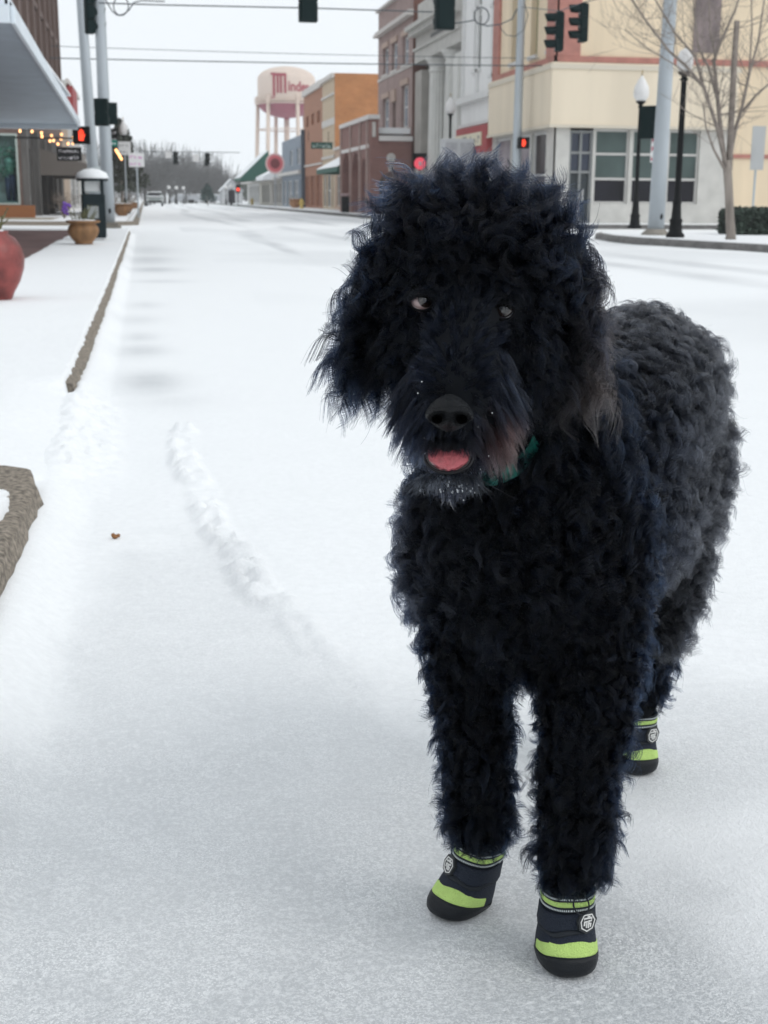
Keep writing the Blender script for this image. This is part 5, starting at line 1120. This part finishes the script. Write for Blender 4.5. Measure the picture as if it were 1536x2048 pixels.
# ---- collar, teal green, glimpsed under the beard
ctr = (D(1010,880,1.49)); cl = MB(); axis_ = D(1020,930,1.5)-D(985,680,1.43); axis_ /= np.linalg.norm(axis_)
u_ = RGT.copy(); u_ = u_-axis_*(u_@axis_); u_ /= np.linalg.norm(u_); w2 = np.cross(axis_, u_)
ring = []
for px, py, yf in ((1098,770,1.455),(1093,810,1.425),(1083,855,1.402),(1064,905,1.388),(1030,940,1.383),(985,960,1.388),(935,955,1.41)): ring.append(D(px, py, yf+.013))
for px, py, yf in ((890,900,1.47),(900,820,1.56),(960,760,1.62),(1050,745,1.6),(1095,750,1.52)): ring.append(D(px, py, yf))
ring.append(ring[0]); rv = np.array(ring)
tt = np.linspace(0, len(ring)-1.001, 90); sm_ = np.stack([np.interp(tt, range(len(ring)), rv[:,k]) for k in range(3)], 1)
for _ in range(4): sm_[1:-1] = (sm_[:-2]+2*sm_[1:-1]+sm_[2:])/4
cb = MB(); cc = sm_.mean(0); nrm_ = np.cross(sm_[20]-cc, sm_[55]-cc); nrm_ /= np.linalg.norm(nrm_)
for q in sm_: o_ = (q-cc)/np.linalg.norm(q-cc); cb.v += [tuple(q+nrm_*.009), tuple(q-nrm_*.009), tuple(q-nrm_*.009-o_*.002), tuple(q+nrm_*.009-o_*.002)]
n_ = len(sm_); cb.f = [(i*4+k, i*4+(k+1)%4, ((i+1)%n_)*4+(k+1)%4, ((i+1)%n_)*4+k) for i in range(n_) for k in range(4)]
cb.build('collar', mat('collar_teal', (.008,.12,.09), .5, var=.9, vs_=90), DOG)
# ---- boots
NAVY = mat('boot_navy', (.004,.010,.024), .75, bump=.5, bs=500); RUB = mat('boot_rubber', (.005,.007,.010), .42, spec=.3, bump=.25, bs=700)
LIME = mat('boot_lime', (.60,.84,.24), .75, var=.07, vs_=60, bump=.7, bs=500); CUFF = mat('boot_cuff', (.008,.012,.018), .8); REFL = mat('reflective_thread', (.55,.6,.6), .4); PATCH = mat('logo_patch', (.022,.025,.028), .5)
def boot(pos, yaw, label, shear=(0,0), tilt=0, turn=1, cord=1, sc_=1.):
    """pos = ground point under the ankle, yaw = angle of the toe away from the viewer direction"""
    ca, sa = math.cos(yaw), math.sin(yaw); fd = -FWD*ca+RGT*sa; sd = RGT*ca+FWD*sa; up = np.array([0,0,1.])
    Zs = [0,.006,.014,.024,.034,.044,.053,.060,.070,.080,.090,.104]; Rf = [.050,.0565,.0585,.0560,.0500,.0420,.0345,.0315,.0305,.0300,.0300,.0305]
    Rs = [.0345,.0385,.0400,.0398,.0385,.0370,.0345,.0335,.0325,.0322,.0322,.0328]; Rb = [.032,.036,.037,.036,.035,.034,.033,.032,.031,.031,.031,.032]
    def S(u, z, o=0.):
        f_, s_, b_ = (np.interp(z, Zs, R_)+o for R_ in (Rf, Rs, Rb)); c_, n_ = math.cos(u), math.sin(u); e = .82
        x = math.copysign(abs(n_)**e, n_)*s_; y = math.copysign(abs(c_)**e, c_)*(f_ if c_ > 0 else b_)
        x += shear[0]*z; y += shear[1]*z; zz_ = z+.0015*math.sin(u*5+z*150)*(1 if .04 < z < .062 else .2)
        x, zz_ = x*math.cos(tilt)+zz_*math.sin(tilt), zz_*math.cos(tilt)-x*math.sin(tilt)*.5
        return np.array(pos)+(sd*x+fd*y+up*zz_)*sc_
    root = DOG
    def patch(name, m, u0, u1, zlo, zhi, o=0., nu=64, nv=8, parent=None, th=.0018, lb=None):
        mb = MB(); W_ = nu+1
        for lay in (0, 1):
            for j in range(nv+1):
                for i in range(nu+1): u = u0+(u1-u0)*i/nu; a, b_ = zlo(u), zhi(u); mb.v.append(tuple(S(u, a+(b_-a)*j/nv, o-(th if lay else (th*.6 if j in (0, nv) else 0)))))
        n0 = W_*(nv+1)
        for lay in (0, 1):
            for j in range(nv):
                for i in range(nu): a = lay*n0+j*W_+i; q = (a, a+1, a+W_+1, a+W_); mb.f.append(q[::-1] if lay else q)
        for j in (0, nv):
            for i in range(nu): a = j*W_+i; q = (a, a+1, n0+a+1, n0+a); mb.f.append(q if j else q[::-1])
        for i in (0, nu):
            for j in range(nv): a = j*W_+i; mb.f.append((a, a+W_, n0+a+W_, n0+a))
        return mb.build(name, m, parent if parent is not None else root, True, 0, lb)
    pi = math.pi; g = lambda u, w_: sstep(w_, w_-.55, abs(u))
    bt = patch('boot', NAVY, -pi, pi, lambda u: .010, lambda u: .080, -.0012, nv=18, lb=label)
    capf = lambda u: max(.0095, .0285-.0105*(abs(u)/1.35)**2) if abs(u) < 1.9 else .0095
    patch('toe_cap', RUB, -pi, pi, lambda u: 0., lambda u: capf(u), 0.0006, nv=12, parent=bt)
    so = MB(); so.v = [tuple(S(2*pi*k/48, .002, 0)) for k in range(48)]; so.f = [tuple(range(48))]; so.build('sole', RUB, bt)
    patch('lime_band', LIME, -1.5, 1.5, lambda u: capf(u)+.0002, lambda u: capf(u)+.0155-.001*abs(u), -.0004, parent=bt)
    st = patch('strap', NAVY, -2.2, 2.2, lambda u: .0555+.005*math.sin(u*.8*turn), lambda u: .0775+.002*math.sin(u*turn), .0032, parent=bt, th=.003)
    patch('fold', CUFF, -pi*.8, pi*.8, lambda u: .0500+.003*math.sin(u*1.3*turn), lambda u: .0550+.004*math.sin(u*.8*turn), .0012, parent=bt, nv=4)
    # loose strap end standing off the side
    cu = patch('cuff', CUFF, -pi, pi, lambda u: .0785, lambda u: .102, .0016, parent=bt)
    patch('lime_stripe', LIME, -pi, pi, lambda u: .0865, lambda u: .0935, .0024, parent=bt, nv=2, th=.0009)
    mb = MB()
    for z in (.0825, .0975):
        for k in range(96):
            u = 2*pi*k/96; q = [S(u+a, z+b_, .0026) for a, b_ in ((-.018,-.0011),(.018,-.0011),(.018,.0011),(-.018,.0011))]; q2 = [S(u+a, z+b_, .0014) for a, b_ in ((-.018,-.0011),(.018,-.0011),(.018,.0011),(-.018,.0011))]
            mb.add(q+q2, [(0,1,2,3),(0,4,5,1),(1,5,6,2),(2,6,7,3),(3,7,4,0)])
    mb.build('reflective_stitching', REFL, bt)
    # logo on the strap
    uc = .50*turn; c0 = S(uc, .0665, .0042); du = S(uc+.06, .0665, .0042)-S(uc-.06, .0665, .0042); du /= np.linalg.norm(du); dz = S(uc, .072, .0042)-S(uc, .060, .0042); dz /= np.linalg.norm(dz); dn = np.cross(du, dz)
    if dn@(CAMP-c0) < 0: dn = -dn
    rot = -.12*turn*1; du, dz = du*math.cos(rot)+dz*math.sin(rot), dz*math.cos(rot)-du*math.sin(rot)
    sh = [(-.62,1),(.5,1),(1,.25),(.72,-.75),(-.05,-1.05),(-.8,-.6),(-1,.2)]
    def plate(name, m, s, lo, hi, hole=None):
        mb = MB(); n = len(sh); P_ = lambda k, s_, h: c0+du*sh[k][0]*s_+dz*sh[k][1]*s_+dn*h
        if hole is None: mb.v = [tuple(P_(k, s, hi)) for k in range(n)]+[tuple(P_(k, s, lo)) for k in range(n)]; mb.f = [tuple(range(n))]+[(k, (k+1)%n, n+(k+1)%n, n+k) for k in range(n)]
        else:
            mb.v = [tuple(P_(k, s, hi)) for k in range(n)]+[tuple(P_(k, hole, hi)) for k in range(n)]+[tuple(P_(k, s, lo)) for k in range(n)]+[tuple(P_(k, hole, lo)) for k in range(n)]
            mb.f = [(k, (k+1)%n, n+(k+1)%n, n+k) for k in range(n)]+[(k, (k+1)%n, 2*n+(k+1)%n, 2*n+k) for k in range(n)]+[(n+k, n+(k+1)%n, 3*n+(k+1)%n, 3*n+k) for k in range(n)]
        return mb
    plate('logo_patch', PATCH, .0138, -.003, .0012).build('logo_patch', PATCH, bt)
    W = mat('logo_white', (.72,.72,.70), .5); mb = plate('logo', W, .0108, .0013, .0020, .0094)
    for x0, x1, y0, y1 in ((-.5,-.32,-.3,.2),(-.32,.0,.05,.2),(-.2,-.05,-.55,0),(.05,.2,-.6,.25),(.2,.5,.1,.25),(.2,.45,-.2,-.05),(.3,.45,-.5,-.2),(-.35,.35,.42,.58),(-.1,.25,.62,.75),(.38,.5,.3,.6),(-.5,-.38,.35,.6)):
        mb.add([c0+du*a*.0115+dz*b_*.0115+dn*h for h in (.0020,.0013) for a, b_ in ((x0,y0),(x1,y0),(x1,y1),(x0,y1))], [(0,1,2,3),(0,4,5,1),(1,5,6,2),(2,6,7,3),(3,7,4,0)])
    mb.build('logo', W, bt)
    # draw cord
    if cord:
        uo = .28*turn; a0 = S(uo-.16, .104, .003); 
        if cord == 1: pts = [S(uo-.2,.103,.003), S(uo-.28,.094,.006), S(uo-.2,.083,.007), S(uo,.078,.007), S(uo+.22,.083,.007), S(uo+.25,.093,.006), S(uo+.1,.104,.004), S(uo-.02,.110,.004)]
        else: pts = [S(-.9,.100,.004), S(-1.2,.112,.014), S(-1.35,.108,.026), S(-1.3,.099,.026), S(-1.1,.1,.014), S(-.95,.104,.006), S(-.8,.116,.006), S(-1.0,.124,.012)]
        q = np.array(pts); t_ = np.linspace(0, len(q)-1, 40); s_ = np.stack([np.interp(t_, range(len(q)), q[:,k]) for k in range(3)], 1)
        for _ in range(5): s_[1:-1] = (s_[:-2]+2*s_[1:-1]+s_[2:])/4
        MB().tube(s_, .0011, 6).build('draw_cord', CUFF, bt, True)
    return bt
foot = lambda px, py, yf: D(px, py, yf)*[1,1,0]
def groundpt(px, yf): p = D(px, 1200, yf); r = p.copy(); r[2] = 0; k = GZ(px, 1900); return r
def gp(px, py, back):
    """ground point seen at px,py moved `back` metres away from the viewer"""
    return GZ(px, py)+FWD*back
boot(gp(1137, 1963, .056)+RGT*.003, .03, 'front boot with its logo facing us, nearest the viewer', cord=1, sc_=.97)
boot(gp(917, 1838, .040)+RGT*.006, -.74, 'turned-out front boot, toe pointing to lower left', shear=(.16,-.10), tilt=.10, turn=-1, cord=2, sc_=.96)
boot(gp(1278, 1556, .058)+RGT*.0, .12, 'hind boot seen behind the front legs', shear=(.05,0), cord=0, sc_=.93)
boot(gp(1172, 1520, .055), 0, 'hidden hind boot behind the front leg', cord=0, sc_=.93)
# ------------------------------------------------------------------ fur
nv = len(bme.vertices); V = np.zeros(nv*3); bme.vertices.foreach_get('co', V); V = V.reshape(-1,3)+_dl
NR_ = np.zeros(nv*3); bme.vertices.foreach_get('normal', NR_); NR_ = NR_.reshape(-1,3)
bme.calc_loop_triangles(); T = np.zeros(len(bme.loop_triangles)*3, np.int32); bme.loop_triangles.foreach_get('vertices', T); T = T.reshape(-1,3)
A_, B_, C3 = V[T[:,0]], V[T[:,1]], V[T[:,2]]; area = np.linalg.norm(np.cross(B_-A_, C3-A_), axis=1)/2; cen = (A_+B_+C3)/3
regs = sorted({p[0] for p in PRIM}); best = np.full(len(T), 1e9); lab = np.zeros(len(T), int)
for reg, a, ra, b_, rb in PRIM:
    ab = b_-a; t_ = np.clip(((cen-a)@ab)/(ab@ab), 0, 1); d = np.linalg.norm(cen-a-t_[:,None]*ab, axis=1)-(ra+(rb-ra)*t_); q = d < best; best[q] = d[q]; lab[q] = regs.index(reg)
#        L    nW   flow grav curl turns tight dens  S  rl    frizz
RP_ = {
 'body':(.038,.55,.70,.10,.0090,1.5,.92,8500,30,.0098,.0016),
 'thigh':(.037,.55,.70,.20,.0088,1.5,.92,8500,30,.0098,.0016),
 'chest':(.037,.50,.72,.22,.0092,1.5,.92,8200,32,.0100,.0015),
 'neck':(.042,.50,.72,.30,.0090,1.4,.92,8000,28,.0100,.0013),
 'leg':(.028,.60,.75,.25,.0062,1.2,.92,10500,26,.0083,.0014),
 'legF':(.029,.55,.80,.22,.0066,1.2,.92,10500,30,.0083,.0014),
 'skull':(.050,.85,.40,.02,.0085,1.15,.94,8500,32,.0100,.0012),
 'brow':(.028,.50,.65,.20,.0040,.8,.88,15000,18,.0065,.0014),
 'cheek':(.024,.40,.90,.50,.0050,.9,.90,14000,18,.0075,.0018),
 'bridge':(.017,.50,.85,.05,.0010,.4,.70,28000,13,.0045,.0014),
 'muzzle':(.022,.30,1.0,.85,.0024,.5,.86,24000,17,.0058,.0013),
 'chin':(.015,.35,.90,.50,.0030,.8,.88,22000,13,.0050,.0018),
 'earL':(.054,.36,.88,.50,.0095,1.7,.93,12500,36,.0095,.0018),
 'earR':(.054,.36,.88,.50,.0100,1.8,.93,12500,36,.0095,.0018)}
NP_ = 12; tv = np.linspace(0, 1, NP_)
HC = D(955, 540, 1.38); FANC = D(912, 792, 1.20)
def nrmz(v): return v/(np.linalg.norm(v, axis=-1, keepdims=True)+1e-9)
allp = []; allc = []; R0 = np.random.RandomState(21)
UP = np.array([0,0,1.]); BK = D(1276,812,1.97)-D(1080,960,1.58); BK /= np.linalg.norm(BK)
DENS = 1.0
for reg, (L0, nW, fW, gv, cu, tn, tgt, dens, S_, rl, fz) in RP_.items():
    ti = np.where(lab == regs.index(reg))[0]
    if not len(ti): continue
    # less fur on what faces away from the street camera side by far
    n_l = int(area[ti].sum()*dens*DENS); pick = R0.choice(ti, n_l, p=area[ti]/area[ti].sum()); r1, r2 = np.sqrt(R0.rand(n_l,1)), R0.rand(n_l,1)
    w0, w1, w2_ = 1-r1, r1*(1-r2), r1*r2; P0 = w0*A_[pick]+w1*B_[pick]+w2_*C3[pick]; N0 = nrmz(w0*NR_[T[pick,0]]+w1*NR_[T[pick,1]]+w2_*NR_[T[pick,2]])
    Lk = L0*R0.uniform(.8, 1.18, n_l)
    side = (P0-HC)@RGT
    if reg == 'skull':
        fl = nrmz(P0-HC)*.7+UP*.5+np.sign(side)[:,None]*RGT*.25; Lk = Lk*np.interp((P0-HC)[:,2], [-.02,.06], [.55,1.0])
        front = ((P0-HC)@(-FWD)) > .045; Lk = np.where(front, Lk*.72, Lk)
        fl = np.where(front[:,None], fl-UP*.35+nrmz(side[:,None]*RGT)*.35, fl)
    elif reg == 'brow': fl = -UP*.45+nrmz(side[:,None]*RGT)*.6-FWD*.3
    elif reg in ('bridge', 'muzzle'):
        r_ = P0-FANC; up_ = np.clip(r_[:,2]/.04, -1, 1)
        fl = nrmz((r_@RGT)[:,None]*RGT*1.6+UP*(r_[:,2])[:,None]*1.0+1e-4)
        if reg == 'muzzle': fl = nrmz(fl*[1,1,.5]+nrmz((r_@RGT)[:,None]*RGT)*.1-UP*.75); Lk = Lk*np.interp(np.abs(r_@RGT), [0,.018,.035], [.3,.7,1.05])
    elif reg == 'chin': fl = np.tile(-UP, (n_l,1))+RGT*R0.normal(0,.25,(n_l,1))
    elif reg == 'cheek': fl = -UP*.8+nrmz(side[:,None]*RGT)*.4
    elif reg == 'earL': fl = np.tile(-UP*.9-RGT*.35, (n_l,1))
    elif reg == 'earR': fl = np.tile(-UP*.9+RGT*.30, (n_l,1))
    elif reg == 'body': fl = np.tile(BK*.35-UP*.5, (n_l,1))
    elif reg in ('leg', 'legF'):
        fl = np.tile(-UP, (n_l,1)); Lk = Lk*np.interp(P0[:,2], [.08,.16,.3,.45], [1.25,1.15,.9,1.0])
    else: fl = np.tile(-UP*.8, (n_l,1))
    rnd = R0.normal(0, 1, (n_l,3)); rnd -= N0*(rnd*N0).sum(1, keepdims=True); d0 = nrmz(N0*nW+nrmz(fl)*fW+rnd*(.34 if cu > .004 else .16))
    # below the ankle no fur root (boots)
    
    if reg in ('leg', 'legF'): Lk = np.minimum(Lk, np.maximum((P0[:,2]-.104)*1.15+.006, .004))
    e1 = nrmz(np.cross(d0, R0.normal(0,1,(n_l,3)))); e2 = np.cross(d0, e1); ph = R0.rand(n_l)*6.283; sgn = np.where(R0.rand(n_l) < .5, 1, -1)
    tnk = tn*R0.uniform(.6, 1.5, n_l); cuk = cu*R0.uniform(.6, 1.4, n_l); tg_k = np.clip(tgt+R0.normal(0,.08,n_l), .3, .97)
    I = np.repeat(np.arange(n_l), S_); n = len(I)
    rr1 = np.sqrt(R0.rand(n))*rl; aa = R0.rand(n)*6.283; t1 = nrmz(np.cross(N0, [.3,.5,.8])); t2 = np.cross(N0, t1)
    off = t1[I]*(rr1*np.cos(aa))[:,None]+t2[I]*(rr1*np.sin(aa))[:,None]
    Ls = Lk[I]*R0.uniform(.72, 1.12, n); fly = R0.rand(n) < .012; Ls = np.where(fly, Ls*1.2, Ls)
    php = ph[I]+R0.normal(0, .18, n); tt_ = tv[None,:]
    g = tt_[...,None]
    cent = d0[I][:,None,:]*(Ls[:,None]*tt_)[...,None]-UP*(Ls[:,None]*gv*tt_**2)[...,None]
    ang = 2*math.pi*tnk[I][:,None]*tt_*sgn[I][:,None]+php[:,None]; ramp = np.sin(np.clip(tt_*1.3, 0, 1)*math.pi/2)
    curl = (e1[I][:,None,:]*((np.cos(ang)-np.cos(php)[:,None])*cuk[I][:,None]*ramp)[...,None]+e2[I][:,None,:]*((np.sin(ang)-np.sin(php)[:,None])*cuk[I][:,None]*ramp)[...,None])
    shrink = 1-np.where(fly, .2, tg_k[I])[:,None]*tt_**.75
    fr1 = R0.normal(0,1,(n,1,3))*fz*(tt_**1.4)[...,None]*np.where(fly, 2.2, .55)[:,None,None]; fr2 = R0.normal(0,1,(n,1,3))*fz*.35*np.sin(tt_*math.pi*2)[...,None]
    pts = (P0[I]-N0[I]*.004)[:,None,:]+off[:,None,:]*shrink[...,None]+cent+curl+fr1+fr2
    keep = np.ones(n, bool)
    for E_, rr_, ln, sq in ((EYL-np.array([0,0,.0006]),.0100,.05,.85),(EYR-np.array([0,0,.0006]),.0102,.05,.85),(NOSE+np.array([0,0,.003]),.0215,.06,.9),(MOUTH-np.array([0,0,.006]),.0188,.06,.74),(D(1070,888,1.398),.008,.04,1.3),(D(1015,950,1.395),.006,.03,.8)):
        x_, y_, z_ = frame(E_); r_ = pts-E_; zz2 = r_@z_; dd = np.hypot(r_@x_, (r_@y_)/sq); keep &= ~((dd < rr_)&(zz2 > -.006)&(zz2 < ln)).any(1)
    hind = (P0[I]@FWD) > 1.75; keep &= (P0[I][:,2] > np.where(hind, .11, .104))&~((pts[...,2].min(1) < np.where(hind, .104, .099))&(P0[I][:,2] < .3))
    pts[...,2] = np.maximum(pts[...,2], .003)
    pts = pts[keep]; k_ = len(pts); I = I[keep]
    # coat colour: blue-black front, grey sky sheen painted into the flank, rusty ends on one ear and one side of the beard
    col = np.tile([.0009,.0018,.0046], (k_,1)); p = P0[I]; lat = (p-D(1040,900,1.5))@RGT; dep = p@FWD
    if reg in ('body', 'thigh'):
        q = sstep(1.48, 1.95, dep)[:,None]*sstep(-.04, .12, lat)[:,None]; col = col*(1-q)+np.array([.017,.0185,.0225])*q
    if reg == 'chest':
        q = sstep(.10, .02, np.linalg.norm(p-D(870,1090,1.45), axis=1))[:,None]; col = col*(1-q)+np.array([.010,.012,.018])*q  # greyish sheen on this spot of the chest, painted into the strand colour
    if reg == 'earR': q = (sstep(.42, .95, R0.rand(k_)*.35+np.clip(((p-HC)@RGT-.06)/.05, 0, 1)*.5+np.clip((HC[2]-.05-p[:,2])/.09, 0, 1)*.4))[:,None]; col = col*(1-q)+np.array([.028,.0225,.021])*q
    if reg == 'muzzle': q = sstep(.012, .05, (p-FANC)@RGT)[:,None]*sstep(.0, -.03, p[:,2]-FANC[2])[:,None]; col = col*(1-q*.9)+np.array([.028,.015,.013])*q*.9
    if reg in ('bridge', 'muzzle'): col = col*1.5+np.array([.0042,.0045,.0055])*R0.rand(k_,1)**2*2.5  # highlights along bridge and muzzle painted in as paler strands
    if reg in ('chin',): q = ((R0.rand(k_) < .07)&(p[:,2] < MOUTH[2]-.012))[:,None]; col = col*(1-q)+np.array([.30,.32,.33])*q
    if reg in ('chin',): col = col+np.array([.003,.003,.004])
    if reg == 'skull': q = (R0.rand(k_) < .2)[:,None]*np.clip(((p-HC)[:,2]-.03)/.05, 0, 1)[:,None]; col = col*(1-q)+np.array([.045,.036,.034])*q
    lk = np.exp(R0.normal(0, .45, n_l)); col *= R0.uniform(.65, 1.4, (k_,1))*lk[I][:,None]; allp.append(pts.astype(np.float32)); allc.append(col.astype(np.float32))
# fringe of the upper lip falling over the tongue, brow wisps over the eyes
def wisps(cen, wd, h0, L_, n_, zo, drop, cc_, spread=.3):
    x_, y_, z_ = frame(cen); q = []
    for k in range(n_):
        u = R0.uniform(-1, 1); r0_ = cen+x_*u*wd+y_*(h0-.004*abs(u)+R0.normal(0,.0012))+z_*(zo+R0.normal(0,.001)); l = L_*R0.uniform(.3, 1.7); sdx = u*.5+R0.normal(0, spread); b_ = R0.normal(0, .15)
        q.append([r0_+(x_*sdx*t_+x_*b_*math.sin(t_*4)*.5-y_*t_*drop+z_*.35*math.sin(t_*2))*l for t_ in tv])
    allp.append(np.array(q, np.float32)); allc.append((np.tile(cc_, (n_,1))*R0.uniform(.5,1.8,(n_,1))).astype(np.float32))
wisps(MOUTH, .022, .0165, .0100, 520, .004, 1.0, [.004,.005,.008], .25)
wisps(MOUTH, .026, -.0150, .0130, 420, .006, 1.0, [.004,.005,.007], .5)
wisps(EYL, .013, .0130, .0090, 220, .004, .8, [.003,.004,.006], .4); wisps(EYR, .013, .0130, .0085, 200, .004, .8, [.003,.004,.006], .4)
P_all = np.concatenate(allp); C_all = np.concatenate(allc); ns = len(P_all); print('strands', ns)
hc = bpy.data.hair_curves.new('fur'); hc.add_curves([NP_]*ns)
hc.attributes['position'].data.foreach_set('vector', (P_all.reshape(-1,3)-_dl).astype(np.float32).ravel())
ra = hc.attributes.get('radius') or hc.attributes.new('radius', 'FLOAT', 'POINT'); rad = np.tile(.00027*(1-.75*tv**1.5), (ns,1))*R0.uniform(.7,1.25,(ns,1)); ra.data.foreach_set('value', rad.astype(np.float32).ravel())
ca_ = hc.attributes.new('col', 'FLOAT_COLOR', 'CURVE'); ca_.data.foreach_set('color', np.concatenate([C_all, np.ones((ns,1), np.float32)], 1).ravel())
fm = bpy.data.materials.new('dog_fur'); fm.use_nodes = True; N = fm.node_tree.nodes; L = fm.node_tree.links; N.clear()
hb = N.new('ShaderNodeBsdfHairPrincipled'); hb.model = 'CHIANG'; hb.parametrization = 'COLOR'; at = N.new('ShaderNodeAttribute'); at.attribute_name = 'col'; ou = N.new('ShaderNodeOutputMaterial')
L.new(at.outputs['Color'], hb.inputs['Color']); L.new(hb.outputs[0], ou.inputs['Surface']); hb.inputs['Roughness'].default_value = .15; hb.inputs['Radial Roughness'].default_value = .25; hb.inputs['Coat'].default_value = 0; hb.inputs['IOR'].default_value = 1.25
hc.materials.append(fm); FUR = bpy.data.objects.new('fur', hc); COL.objects.link(FUR); FUR.parent = DOG
# ice droplets frozen in the beard
mb = MB(); rr = random.Random(12)
for k in range(26):
    px = rr.gauss(900, 24); py = 968+rr.gauss(0, 15)+(abs(px-900)*.1); c = D(px, py, 1.195+rr.uniform(-.01,.012)); mb.ball(c, rr.uniform(.0004,.0012), 7, (1,1,1.5))
for k in range(9):
    px, py = rr.choice([rr.uniform(835,858), rr.uniform(945,990)]), rr.uniform(760,960); mb.ball(D(px, py, 1.18 if py < 800 else 1.20), rr.uniform(.0004,.0008), 5)
mb.build('beard_ice', mat('ice_drops', (.75,.78,.8), .12, trans=.5), DOG, True)
# ------------------------------------------------------------------ winter haze
hz = MB().box(-170, 170, -60, 380, -1.2, 48); HZ = bpy.data.materials.new('haze'); HZ.use_nodes = True; N = HZ.node_tree.nodes; L = HZ.node_tree.links; N.clear()
pvn = N.new('ShaderNodeVolumePrincipled'); pvn.inputs['Color'].default_value = (.985,.993,1,1); pvn.inputs['Density'].default_value = .00045; pvn.inputs['Anisotropy'].default_value = .2
o_ = N.new('ShaderNodeOutputMaterial'); L.new(pvn.outputs[0], o_.inputs['Volume'])
ho = hz.build('haze', HZ); tag(ho, 'thin pale winter haze filling the street', 'haze', kind='stuff')
